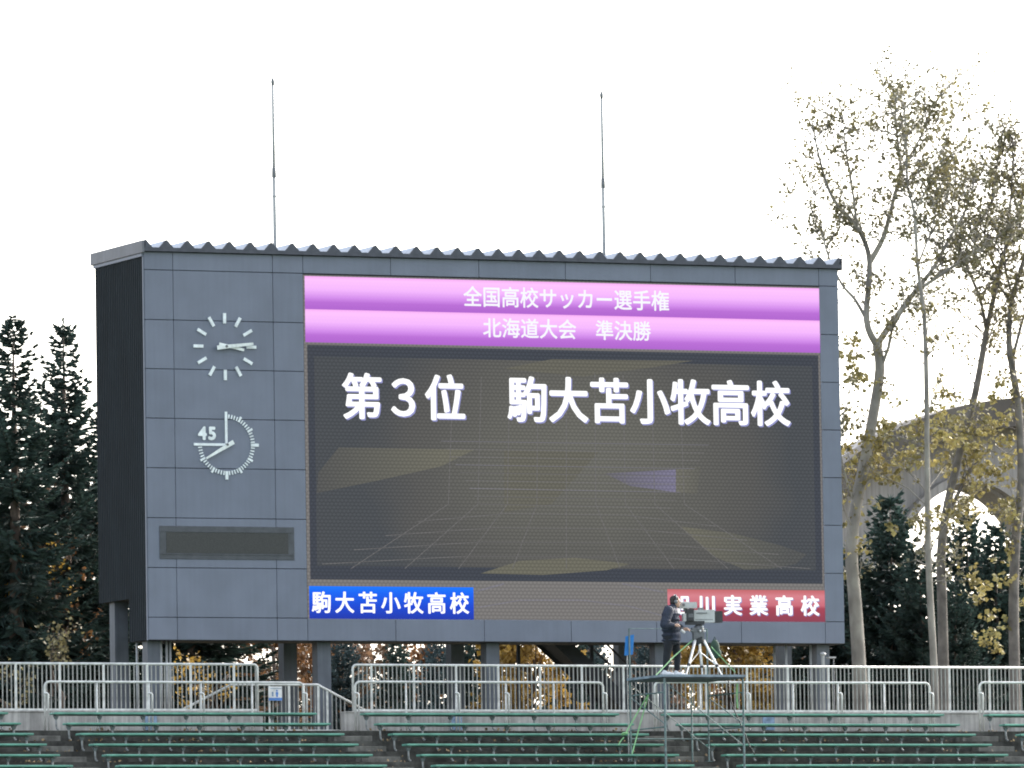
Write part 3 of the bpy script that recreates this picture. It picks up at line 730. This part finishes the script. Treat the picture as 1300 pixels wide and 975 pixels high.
el_n, el_f = Q(843.5, 793, -.29), Q(856.5, 793.5, .26)
wr_n, wr_f = Q(855.5, 794, -.30), Q(867.5, 798.5, .02)
hip_n, hip_f = Q(850, 810, -.09), Q(856, 810, .1)
kn_n, kn_f = Q(847, 831.5, -.10), Q(859.8, 831.5, .08)
an_n, an_f = Q(845.2, 850, -.10), Q(859.6, 850.3, .06)
b = MB()
b.ell(head+V((0, 0, .035)), .098, .078, .095, 18, 12, HR).ell(head+fwd*.03+V((0, 0, -.045)), .072, .062, .085, 16, 10, HR)       # skull, jaw
b.ell(head+fwd*.112+V((0, 0, -.018)), .022, .014, .026, 8, 6, HR).ell(head+fwd*.085+V((0, 0, -.07)), .02, .028, .012, 8, 6, HR)     # nose, lips
b.ell(head+fwd*.085+V((0, 0, .018)), .018, .055, .012, 8, 6, HR)                                                                      # brow
for s_ in (-1, 1): b.ell(head+sid*(.08*s_)+fwd*-.005+V((0, 0, -.01)), .022, .011, .034, 8, 6, HR)
neck = Q(853.5, 773.5); b.caps(head+V((0, 0, -.05)), neck, .052, .06)
ch = Q(852, 786); pel = Q(852.5, 806)
b.ell(ch, .12, .17, .24, 14, 10, HR).ell(pel, .12, .16, .16, 14, 10, HR).caps(ch, pel, .12, .12)
for s_, e_, w_ in ((sh_n, el_n, wr_n), (sh_f, el_f, wr_f)): b.caps(s_, e_, .05, .042).caps(e_, w_, .04, .028)
for h_, k_, a_ in ((hip_n, kn_n, an_n), (hip_f, kn_f, an_f)): b.caps(h_, k_, .078, .052).caps(k_, a_, .052, .036); b.caps(a_, a_+fwd*.04+V((0, 0, -.02)), .03, .022)
def hand_(w, d, dn):                           # palm, four fingers of different length, thumb from the side of the palm
    d = d.normalized(); s_ = d.cross(dn).normalized(); pc = w+d*.055
    b.caps(w, pc+d*.03, .03, .036)
    for i, L in enumerate((.062, .072, .068, .052)):
        o_ = s_*(-.028+.019*i); p0 = pc+d*.045+o_; p1 = p0+d*L*.5+dn*.012; p2 = p1+d*L*.15+dn*L*.55
        b.caps(p0-d*.01, p1, .0095, .009, 8); b.caps(p1, p2, .009, .0075, 8)
    t0 = w+d*.03-s_*.03; t1 = t0-s_*.03+d*.03+dn*.01; b.caps(t0, t1, .012, .0105, 8).caps(t1, t1+d*.028+dn*.012, .0105, .009, 8)
hand_(wr_n, V((.9, -.1, .05)), V((.1, .3, -.9))); hand_(wr_f, V((.6, -.7, -.05)), V((.3, .1, -.9)))
remesh(b, 'body', 'skin', man, .008, 3)
for s_ in (-1, 1):
    e = head+fwd*.098+sid*(.032*s_)+V((0, 0, 0)); MB().ell(e, .008, .011, .008, 8, 6, HR).build('eye', 'hair', man, smooth=True)
hm = MB().ell(head+fwd*-.018+V((0, 0, .058)), .105, .088, .088, 18, 12, HR).ell(head+fwd*-.05+V((0, 0, 0)), .07, .083, .08, 14, 10, HR)
remesh(hm, 'hair', 'hair', man, .01, 2)
hp = MB().tube([head+sid*.1*math.cos(R(a_))+V((0, 0, .045+.115*math.sin(R(a_))))+fwd*.01 for a_ in range(0, 181, 20)], .012, 6)
for s_ in (-1, 1): hp.ell(head+sid*(.098*s_)+V((0, 0, .0)), .04, .02, .045, 10, 8, HR)
hp.build('headset', 'cam_mid', man, smooth=True)
j = MB()
j.ell(Q(851, 783), .19, .24, .25, 16, 12, HR).ell(Q(852, 797), .205, .235, .22, 16, 12, HR).ell(Q(852.8, 807.5), .205, .225, .15, 16, 10, HR).ell(Q(853, 811), .195, .215, .10, 16, 8, HR)
j.ell(Q(851, 775.5), .115, .235, .085, 14, 10, HR).ell(Q(848.5, 772.5), .10, .15, .075, 14, 10, HR)      # shoulders, hood folded at the nape
j.caps(Q(853, 776), Q(854.5, 770.5), .10, .085)                                                            # collar
for s_, e_, w_ in ((sh_n, el_n, wr_n), (sh_f, el_f, wr_f)):
    j.caps(s_, e_, .115, .10).caps(e_, w_.lerp(e_, .18), .098, .066)
    for u_ in (.25, .5, .75): j.ell(s_.lerp(e_, u_), .115, .115, .055, 12, 8)                                   # quilting rolls
for u_ in range(6): j.ell(Q(851.7, 780+u_*6.6), .212, .245, .052, 16, 8, HR)
jk = remesh(j, 'jacket', 'navy', man, .012, 3)
MB().tube([Q(853, 817)+sid*(.2*math.sin(R(a_)))+fwd*(.18*math.cos(R(a_))) for a_ in range(0, 361, 20)], .02, 6).build('hem', 'trouser', jk, smooth=True)
tr = MB()
for h_, k_, a_ in ((hip_n, kn_n, an_n), (hip_f, kn_f, an_f)): tr.caps(h_, k_, .115, .085).caps(k_, a_+V((0, 0, .03)), .085, .066)
tr.ell(Q(852.8, 811), .15, .185, .15, 14, 10, HR); remesh(tr, 'trousers', 'trouser', man, .012, 3)
for a_ in (an_n, an_f):
    sh = MB(); z_ = ZD+.045; c0 = V((a_.x, a_.y, z_)); sh.caps(c0-fwd*.05, c0+fwd*.09, .047, .042).caps(c0+fwd*.09, c0+fwd*.15-V((0, 0, .012)), .042, .03).caps(c0-fwd*.03, c0-fwd*.02+V((0, 0, .05)), .045, .045)
    remesh(sh, 'shoe', 'shoe', man, .009, 2)

# small lamp post pair beside the right-hand foot of the board
p = at(1045, 850, -.6); zt_ = at(1045, 831, -.6).z
t = thing('small_post', (p.x, -.6, GZ), 'short grey post with a small flat lamp beside the right foot of the scoreboard', 'post')
MB().tube([(p.x, -.6, GZ), (p.x, -.6, zt_)], .04, 8).build('post', 'galv', t); MB().ell((p.x, -.6, zt_+.01), .07, .07, .05, 10, 6).build('cap', 'galv', t)
p2 = at(1055, 835, -.6); MB().box(p2.x-.09, p2.x+.09, -.68, -.52, p2.z-.02, p2.z+.02, .008).build('lamp_head', 'galv', t)
MB().tube([(p2.x+.06, -.6, GZ), (p2.x+.06, -.6, p2.z-.02)], .015, 6).build('lamp_stem', 'steel_col', t)

# ------------------------------------------------------------------ trees
def leafquad(mb, p, size, rg, droop=.0):
    a = V((rg.gauss(0, 1), rg.gauss(0, 1), rg.gauss(0, .7)-droop)).normalized(); b = a.orthogonal().normalized()
    t = rg.uniform(0, 6.28); b = (b*math.cos(t)+a.cross(b)*math.sin(t)); s = size*rg.uniform(.65, 1.25); w = s*rg.uniform(.36, .5)
    p = V(p); q = a.cross(b)*s*.12
    mb.add([p, p+a*s*.5+b*w+q, p+a*s, p+a*s*.5-b*w+q], [(0, 1, 2, 3)])
def smooth_path(pts, n=4):
    out = []
    for i in range(len(pts)-1):
        p0 = pts[max(i-1, 0)]; p1 = pts[i]; p2 = pts[i+1]; p3 = pts[min(i+2, len(pts)-1)]
        for k in range(n):
            t = k/n; out.append(.5*((2*p1)+(p2-p0)*t+(2*p0-5*p1+4*p2-p3)*t*t+(3*p1-p0-3*p2+p3)*t**3))
    out.append(pts[-1]); return out
def sprig(wood, lv, p, d, L, r, rg, depth, leaf, nleaf, zmul=1.0):
    pts = [V(p)]; d = V(d).normalized(); n = 4
    for i in range(n):
        d = (d+V((rg.gauss(0, .16), rg.gauss(0, .16), rg.gauss(.06, .14)))).normalized(); pts.append(pts[-1]+d*(L/n))
    wood.tube(pts, [r*(1-.75*i/n) for i in range(n+1)], 4 if depth else 3, cap=False)
    if depth > 0:
        for k in range(3 if depth > 1 else 4):
            i = rg.randint(1, n); q = pts[i]
            dd = (d+V((rg.gauss(0, .6), rg.gauss(0, .6), rg.gauss(.15, .45)))).normalized()
            sprig(wood, lv, q, dd, L*rg.uniform(.4, .65), r*.5, rg, depth-1, leaf, nleaf, zmul)
    nl = int(nleaf*(1.6 if depth == 0 else .5)*rg.uniform(.3, 1.5))
    for k in range(nl):
        t = rg.uniform(.25, 1); i = min(int(t*n), n-1); q = pts[i].lerp(pts[i+1], t*n-i)
        q = q+V((rg.gauss(0, .07), rg.gauss(0, .07), rg.gauss(-.02, .06)))
        leafquad(lv, q, leaf, rg, .4)
def px_tree(name, label, cat, Y, limbs, bark, leafm, seed, leaf=.10, nleaf=5, low=(), group=None, dens=1.5):
    rg = random.Random(seed); wood = MB(); lv = MB(); ll_ = MB(); root = None
    for li, (pts, r_0, r_1, tw) in enumerate(limbs):
        dy = rg.uniform(-.25, .25) if li else 0
        P3 = []; off = 0 if li == 0 else None
        for i, (px, py) in enumerate(pts):
            P3.append(at(px, py, Y+dy*i*1.3))
        if root is None: root = P3[0]
        sm = smooth_path(P3, 4); m = len(sm)
        wood.tube(sm, [r_0+(r_1-r_0)*i/(m-1) for i in range(m)], 8 if r_0 > .06 else 5)
        for k in range(int(tw*dens)):
            t = rg.uniform(.12, 1)**.8; i = min(int(t*(m-1)), m-2); q = sm[i].lerp(sm[i+1], rg.random()); dax = (sm[i+1]-sm[i]).normalized()
            dd = (dax*.5+V((rg.gauss(0, .75), rg.gauss(0, .75), rg.gauss(.15, .4)))).normalized()
            sprig(wood, lv, q, dd, rg.uniform(.5, 1.35), .02, rg, 1, leaf, nleaf)
    for (px, py, n, sx, sz) in low:             # low leafy side shoots
        for k in range(n):
            q = at(px+rg.gauss(0, sx), py+rg.gauss(0, sz), Y+rg.uniform(-.6, .8)); sprig(wood, ll_, q, (rg.gauss(0, 1), rg.gauss(0, 1), .1), rg.uniform(.25, .6), .008, rg, 0, leaf*1.4, nleaf*1.9)
    t = thing(name, (root.x, root.y, GZ), label, cat, group)
    wood.build('trunk', bark, t, smooth=True); lv.build('crown', leafm, t); ll_.build('low_foliage', 'low_leaf', t); return t
px_tree('poplar_tree', 'pale-barked poplar with a forked trunk right beside the scoreboard', 'tree', 7.0, [
    ([(1094, 930), (1091, 850), (1086, 770), (1081, 700), (1087, 640), (1098, 585), (1108, 530), (1117, 470), (1113, 438)], .185, .115, 10),
    ([(1113, 438), (1100, 406), (1104, 333), (1090, 292), (1057, 251), (1040, 200), (1030, 150)], .095, .015, 26),
    ([(1104, 333), (1122, 300), (1135, 251), (1143, 216), (1138, 165), (1135, 122)], .075, .012, 26),
    ([(1143, 216), (1160, 190), (1174, 162), (1191, 122)], .04, .010, 16), ([(1088, 290), (1082, 240), (1074, 190), (1070, 150)], .04, .01, 15),
    ([(1100, 406), (1085, 380), (1068, 360), (1049, 318), (1042, 281), (1034, 240)], .05, .01, 16),
    ([(1113, 438), (1135, 406), (1161, 371), (1185, 340), (1208, 298), (1228, 262), (1240, 215)], .085, .012, 26),
    ([(1161, 371), (1200, 345), (1235, 322), (1262, 303), (1296, 280)], .05, .015, 16), ([(1117, 470), (1128, 440), (1134, 415), (1150, 390)], .05, .02, 6),
    ([(1085, 640), (1072, 600), (1066, 560), (1072, 520)], .035, .01, 5)],
    'pale_bark', 'poplar_leaf', 11, low=((1086, 490, 20, 14, 40), (1108, 568, 34, 20, 26), (1082, 660, 14, 10, 50), (1130, 590, 12, 18, 18)), group='poplars right of the scoreboard')
px_tree('poplar_tree', 'slender straight pale poplar, thinnest of the trunks right of the scoreboard', 'tree', 5.5, [
    ([(1188, 930), (1186, 850), (1181, 760), (1178, 680), (1177, 580), (1176, 480), (1173, 400), (1165, 337), (1161, 272), (1152, 234), (1150, 170), (1147, 130)], .10, .012, 40),
    ([(1165, 337), (1180, 300), (1200, 262), (1208, 220)], .03, .008, 14), ([(1161, 272), (1180, 230), (1196, 190)], .025, .008, 14)],
    'pale_bark', 'poplar_leaf', 12, low=((1180, 665, 8, 30, 8), (1188, 560, 10, 16, 30)), group='poplars right of the scoreboard')
px_tree('poplar_tree', 'dark poplar leaning to the right, standing close behind the slender one', 'tree', 9.0, [
    ([(1199, 930), (1198, 850), (1196, 760), (1195, 700), (1203, 640), (1221, 565), (1238, 500), (1249, 440), (1254, 412), (1268, 350), (1277, 315), (1294, 272), (1302, 220)], .145, .03, 34),
    ([(1252, 419), (1243, 376), (1225, 333), (1208, 272), (1215, 230)], .055, .012, 20), ([(1205, 650), (1222, 615), (1234, 590)], .06, .03, 4), ([(1268, 350), (1250, 300), (1262, 240), (1268, 190)], .04, .01, 22)],
    'dark_bark', 'poplar_leaf', 13, low=((1222, 540, 30, 20, 26), (1250, 590, 34, 28, 20), (1180, 560, 12, 16, 24), (1205, 655, 8, 18, 6), (1240, 650, 10, 30, 10), (1235, 745, 9, 24, 9), (1250, 805, 8, 22, 14)), group='poplars right of the scoreboard')
px_tree('poplar_tree', 'dark-trunked poplar at the right edge of the photo', 'tree', 8.0, [
    ([(1289, 930), (1288, 850), (1287, 760), (1290, 680), (1297, 610), (1293, 520), (1284, 460), (1281, 430), (1284, 384), (1296, 341), (1310, 290), (1312, 200)], .15, .03, 26),
    ([(1284, 384), (1262, 355), (1243, 333), (1236, 300)], .04, .012, 12), ([(1284, 460), (1300, 400), (1318, 350)], .05, .02, 14), ([(1288, 385), (1275, 330), (1282, 260), (1290, 170)], .04, .01, 26)],
    'dark_bark', 'poplar_leaf', 14, low=((1275, 560, 24, 22, 40), (1290, 700, 8, 14, 30), (1270, 770, 6, 18, 24)), group='poplars right of the scoreboard')

def spruce_mesh(seed, h, rmax, dens=1.0, bare=.05, droop=1.0):
    rg = random.Random(seed); tr_ = MB(); nd = MB()
    tr_.tube([(0, 0, -.1), (0, 0, h*.5), (0, 0, h*.97)], [.02*h+.02, .012*h, .008], 7)
    z = bare*h
    while z < h*.985:
        f = z/h; L0 = rmax*((1-f)**.84)*(.55+.45*min(1, f/.12))+.05
        nb = rg.randint(6, 8) if f < .85 else 5
        a0 = rg.uniform(0, 6.28)
        for k in range(nb):
            az = a0+6.283*k/nb+rg.gauss(0, .2); L = L0*rg.uniform(.62, 1.18); out = V((math.cos(az), math.sin(az), 0)); sd_ = V((-out.y, out.x, 0))
            slope = (-.45+.95*f)*droop; n = max(3, int(L/.11)); p = V((0, 0, z+rg.gauss(0, .05))); pts = [p]
            for i in range(n):
                t = (i+1)/n; pts.append(p+out*(L*t)+V((0, 0, L*(slope*t+.22*t*t*t-.12*math.sin(math.pi*t)*(1-f)))))
            tr_.tube(pts, [max(.004, .012*L*(1-i/(n+1))) for i in range(n+1)], 3, cap=False)
            for i in range(1, n+1):
                t = i/n; q = pts[i]; fd = (pts[i]-pts[i-1]).normalized()
                l_ = (.16+.30*min(L, 1.8)*(1-t))*rg.uniform(.7, 1.2)
                for s_ in (-1, 1):
                    for rep in range(max(1, int(round(2*dens)))):
                        d = (fd*rg.uniform(.5, 1.0)+sd_*s_*rg.uniform(.4, 1.0)+V((0, 0, rg.gauss(-.22, .22)))).normalized()
                        e = d.orthogonal().normalized(); tt = rg.uniform(0, 3.14); e = e*math.cos(tt)+d.cross(e)*math.sin(tt); w = rg.uniform(.019, .037); ll = l_*rg.uniform(.6, 1.15)
                        m_ = q+d*ll*.5+V((0, 0, -.02*ll)); nd.add([q-e*w*.6, m_-e*w, q+d*ll, m_+e*w, q+e*w*.6], [(0, 1, 2, 3, 4)])
                        g = d.cross(e); nd.add([q-g*w*.6, m_-g*w, q+d*ll, m_+g*w, q+g*w*.6], [(0, 1, 2, 3, 4)])
            d = (pts[-1]-pts[-2]).normalized(); e = d.orthogonal().normalized()*.03; nd.add([pts[-1]-e, pts[-1]+d*.18, pts[-1]+e], [(0, 1, 2)])
        z += (.19+.10*(1-f))*rg.uniform(.8, 1.2)
    for k in range(26):                        # needles along the leader
        q = V((0, 0, h*(.955+.045*k/26))); d = V((rg.gauss(0, .5), rg.gauss(0, .5), 1)).normalized(); e = d.orthogonal().normalized()*.014; nd.add([q-e, q+d*.13, q+e], [(0, 1, 2)])
    return tr_, nd
SP = []
for sd_, h_, r_, dn_ in ((1, 9.6, 2.3, 1.5), (2, 9.6, 2.2, 1.5), (3, 5.0, 2.35, 2.0)):
    a_, b_ = spruce_mesh(sd_, h_, r_, dn_); SP.append((h_, a_.mesh('trunk', 'bark', smooth=True), {m: None for m in ('spruce', 'blue_spruce', 'yew')}, b_))
def spruce(px, pytop, Y, kind, m, label, group=None, wid=1.0, rot=0., cat='tree'):
    h_, tme, nm, nb = SP[kind]
    if nm[m] is None: nm[m] = nb.mesh('crown', m)
    top = at(px, pytop, Y); base = V((at(px, 905, Y).x, Y, GZ)); s = (top.z-GZ)/h_
    t = thing('spruce_tree', base, label, cat, group); t.rotation_euler = (0, 0, rot); t.scale = (s*wid, s*wid, s)
    for nme, me in (('trunk', tme), ('crown', nm[m])):
        o = bpy.data.objects.new(nme, me); COL.objects.link(o); o.parent = t
    return t
GS = 'dark spruces left of the scoreboard'
spruce(22, 402, 10, 0, 'spruce', 'tall dark spruce with its tip in view, nearest the left edge', GS, 1.05, .4)
spruce(86, 404, 13, 1, 'spruce', 'tall dark spruce next to the left wall of the scoreboard', GS, 1.0, 1.7)
spruce(138, 520, 15, 0, 'spruce', 'dark spruce half hidden behind the left wall of the scoreboard', GS, 1.3, 2.9)
spruce(-28, 440, 12, 1, 'spruce', 'dark spruce mostly outside the photo, only its boughs showing at the left edge', GS, 1.1, .9)
spruce(248, 560, 9, 0, 'spruce', 'dark spruce behind the scoreboard, its low boughs showing under the clocks', GS, 1.6, .2)
GB = 'conifers seen under the scoreboard'
spruce(436, 806, 20, 2, 'blue_spruce', 'blue-grey spruce seen in the stair gap right of the column', GB, .95, .3)
spruce(505, 812, 38, 2, 'spruce', 'green conifer seen under the screen, right of the blue spruce', GB, .8, 1.0)
spruce(556, 806, 30, 2, 'blue_spruce', 'blue-grey conifer seen under the screen, left of the middle column', GB, .8, 2.0)
spruce(602, 790, 26, 2, 'spruce', 'dark conifer behind the middle column', GB, .7, 2.2)
spruce(722, 790, 24, 2, 'spruce', 'dark conifer behind the sloping stair flight', GB, .9, 2.6)
spruce(752, 800, 34, 2, 'blue_spruce', 'blue-grey conifer right of the sloping stair flight', GB, .8, .6)
spruce(822, 806, 30, 2, 'blue_spruce', 'blue-grey conifer behind the blue board', GB, .8, 4.0)
spruce(968, 800, 26, 2, 'spruce', 'dark conifer seen under the right end of the screen', GB, 1.0, 5.0)
spruce(1026, 770, 22, 2, 'yew', 'dark conifer behind the right foot of the scoreboard', GB, 1.0, 3.0)
GY = 'dark conifers behind the poplars'
for i, (px, py, Y, w, lab) in enumerate(((1085, 700, 22, .95, 'dark conifer directly behind the forked poplar'), (1135, 632, 20, .85, 'dark conifer between the forked and the slender poplar'),
        (1172, 700, 18, .95, 'low dark conifer behind the slender poplar'), (1232, 652, 22, .75, 'dark conifer right of the leaning poplar'), (1268, 668, 20, .8, 'dark conifer left of the trunk at the right edge'), (1318, 660, 24, .9, 'dark conifer cut off by the right edge of the photo'), (1215, 740, 16, .9, 'lowest dark conifer below the leaning poplar'))):
    spruce(px, py, Y, 2, 'yew', lab, GY, w, i*1.1)

def broad_tree(px, pytop, Y, rad, m, label, seed, leaf=.13, n=90, group='autumn trees behind the scoreboard', nl=8, zlow=.25):
    rg = random.Random(seed); base = V((at(px, 905, Y).x, Y, GZ)); h = at(px, pytop, Y).z-GZ
    wood = MB(); lv = MB()
    pts = [base+V((rg.gauss(0, .05)*i, rg.gauss(0, .05)*i, h*.9*i/5)) for i in range(6)]
    wood.tube(pts, [.03*h*(1-.8*i/5)+.02 for i in range(6)], 7)
    for k in range(n):
        zf = rg.uniform(zlow, 1.0); p0 = pts[0].lerp(pts[5], min(zf*.75, .98)); th = rg.uniform(0, 6.28)
        rr = rad*math.sqrt(max(0.02, 1-((zf-.5)/.55)**2))*rg.uniform(.35, 1.0)
        q = base+V((rr*math.cos(th), rr*math.sin(th), h*zf))
        if k % 3 == 0: wood.tube([p0, p0.lerp(q, .5)+V((0, 0, .1)), q], [.025, .015, .006], 3, cap=False)
        sprig(wood, lv, q, (q-p0)+V((0, 0, .2)), rg.uniform(.4, .9), .009, rg, 1, leaf, nl)
    t = thing('autumn_tree', base, label, 'tree', group); wood.build('trunk', 'bark', t, smooth=True); lv.build('crown', m, t)
broad_tree(672, 792, 16, 1.05, 'yellow_leaf', 'bright yellow tree seen under the screen, left of the sloping stair', 21, .15, 120, nl=10, zlow=.02)
broad_tree(925, 795, 18, 1.1, 'yellow_leaf', 'golden tree seen under the screen behind the tripod', 22, .15, 110, nl=10, zlow=.05)
broad_tree(350, 800, 36, 1.8, 'orange_leaf', 'orange tree seen left of the first free column', 23, .16, 100)
broad_tree(392, 806, 44, 1.6, 'rust_leaf', 'rust-brown tree seen between the two free columns', 24, .16, 90)
broad_tree(472, 836, 50, 1.6, 'rust_leaf', 'brownish tree seen right of the blue spruce', 25, .16, 70, nl=5)
broad_tree(578, 800, 48, 2.0, 'orange_leaf', 'orange-brown tree seen under the screen, left of the middle column', 26, .16, 80, nl=6)
broad_tree(792, 800, 44, 1.9, 'rust_leaf', 'rust-red tree seen under the screen left of the blue board', 27, .16, 90)
broad_tree(870, 810, 46, 1.7, 'orange_leaf', 'orange-brown tree behind the man on the scaffold', 28, .16, 90)
broad_tree(985, 820, 40, 1.7, 'rust_leaf', 'dull brown tree seen under the right end of the screen', 29, .16, 70)
broad_tree(15, 690, 24, 2.0, 'orange_leaf', 'orange tree behind the spruce at the left edge', 30, .16, 110)
broad_tree(95, 655, 26, 2.2, 'rust_leaf', 'yellow-brown tree behind the two tall spruces', 31, .16, 110)
broad_tree(262, 848, 3.6, .5, 'yellow_leaf', 'small yellow shrub behind the fence under the clocks', 32, .095, 12, nl=4, zlow=.25)
broad_tree(8, 870, 4.5, .4, 'poplar_leaf', 'small yellowish shrub behind the fence at the left edge', 33, .09, 8, nl=4, zlow=.3)
broad_tree(72, 832, 5, .32, 'poplar_leaf', 'thin yellow sapling behind the fence left of the scoreboard', 34, .10, 8, nl=4, zlow=.8)
broad_tree(62, 690, 11.8, .9, 'orange_leaf', 'sparse orange-leaved tree between the two tall spruces', 35, .12, 22, nl=4, zlow=.3)
broad_tree(50, 730, 10.6, .9, 'yellow_leaf', 'sparse golden tree low between the two tall spruces', 36, .11, 14, nl=4, zlow=.45)
rg = random.Random(5); hg = MB(); XS = at(1062, 850, 75).x; XS2 = at(340, 850, 75).x
for i in range(46000):
    x_ = rg.uniform(10, 75); y_ = 75+rg.uniform(-2, 2)+x_*.0; hh = 3.5+.6*math.sin(x_*.9)+.5*math.sin(x_*2.3+1)+(2.6 if x_ > XS else 0)+(1.8 if x_ < XS2 else 0)
    leafquad(hg, (x_, y_, GZ+rg.uniform(0, max(.6, hh))), .42, rg)
tag(hg.build('distant_shrubbery', 'spruce'), 'dark mass of low shrubs far behind the scoreboard', 'shrubs', kind='stuff')

# ------------------------------------------------------------------ arched concrete hall far right
YA = 70.
t = None
def arch_pts(cx, cy, rx, ry, a0, a1, n):
    return [at(cx+rx*math.cos(R(a0+(a1-a0)*i/n)), cy-ry*math.sin(R(a0+(a1-a0)*i/n)), YA) for i in range(n+1)]
o_ = arch_pts(1300, 790, 341, 280, 180, 0, 60); i_ = arch_pts(1228, 800, 108, 183, 180, 0, 60)
ah = thing('arched_hall', (at(1262, 905, YA).x, YA, GZ), 'brownish concrete hall with a large open arch behind the poplars', 'building')
def ringsolid(A, B, y0, y1):
    m = MB(); n = len(A); P = []
    for yy in (y0, y1):
        P += [(p.x, yy, p.z) for p in A]+[(p.x, yy, p.z) for p in B]
    F = []
    for i in range(n-1):
        F += [(i, n+i, n+i+1, i+1), (2*n+i, 2*n+i+1, 3*n+i+1, 3*n+i), (i, i+1, 2*n+i+1, 2*n+i), (n+i, 3*n+i, 3*n+i+1, n+i+1)]
    F += [(0, 2*n, 3*n, n), (n-1, 2*n-1, 4*n-1, 3*n-1)]
    return m.add(P, F)
def ext(L):  # run the legs down to the ground
    return [V((L[0].x, 0, GZ-.3))]+L+[V((L[-1].x, 0, GZ-.3))]
ringsolid(ext(o_), ext(i_), YA, YA+1.6).build('shell', 'arch', ah)
o2 = arch_pts(1300, 790, 345, 283, 180, 0, 60); o3 = arch_pts(1300, 790, 312, 247, 180, 0, 60)
ringsolid(ext(o2), ext(o3), YA-1.0, YA-.01).build('roof_edge', 'arch_edge', ah)
i2 = arch_pts(1228, 800, 111, 187, 180, 0, 40); i3 = arch_pts(1228, 800, 120, 197, 180, 0, 40)
ringsolid(ext(i3), ext(i2), YA-.4, YA-.01).build('arch_rim', 'arch', ah)

# ------------------------------------------------------------------ fallen leaves on the terraces
lv = MB(); rg = random.Random(77)
for k in range(NV):
    y0, y1 = tread_y(k)
    for c_ in range(34):
        cx_ = rg.uniform(-5, 24); n_ = rg.randint(1, 8)
        for i in range(n_): leafquad(lv, (cx_+rg.gauss(0, .16), rg.uniform(y0+.01, y0+.22), tread_z(k)+.008), .07, rg, -.1)
    for i in range(26): leafquad(lv, (rg.uniform(-5, 24), y0-rg.uniform(.02, .35), tread_z(k)-RISE*.5+.012), .07, rg, -.3)
tag(lv.build('fallen_leaves', 'leaf_litter'), 'dry yellow and brown leaves scattered on the concrete treads', 'leaves', kind='stuff')
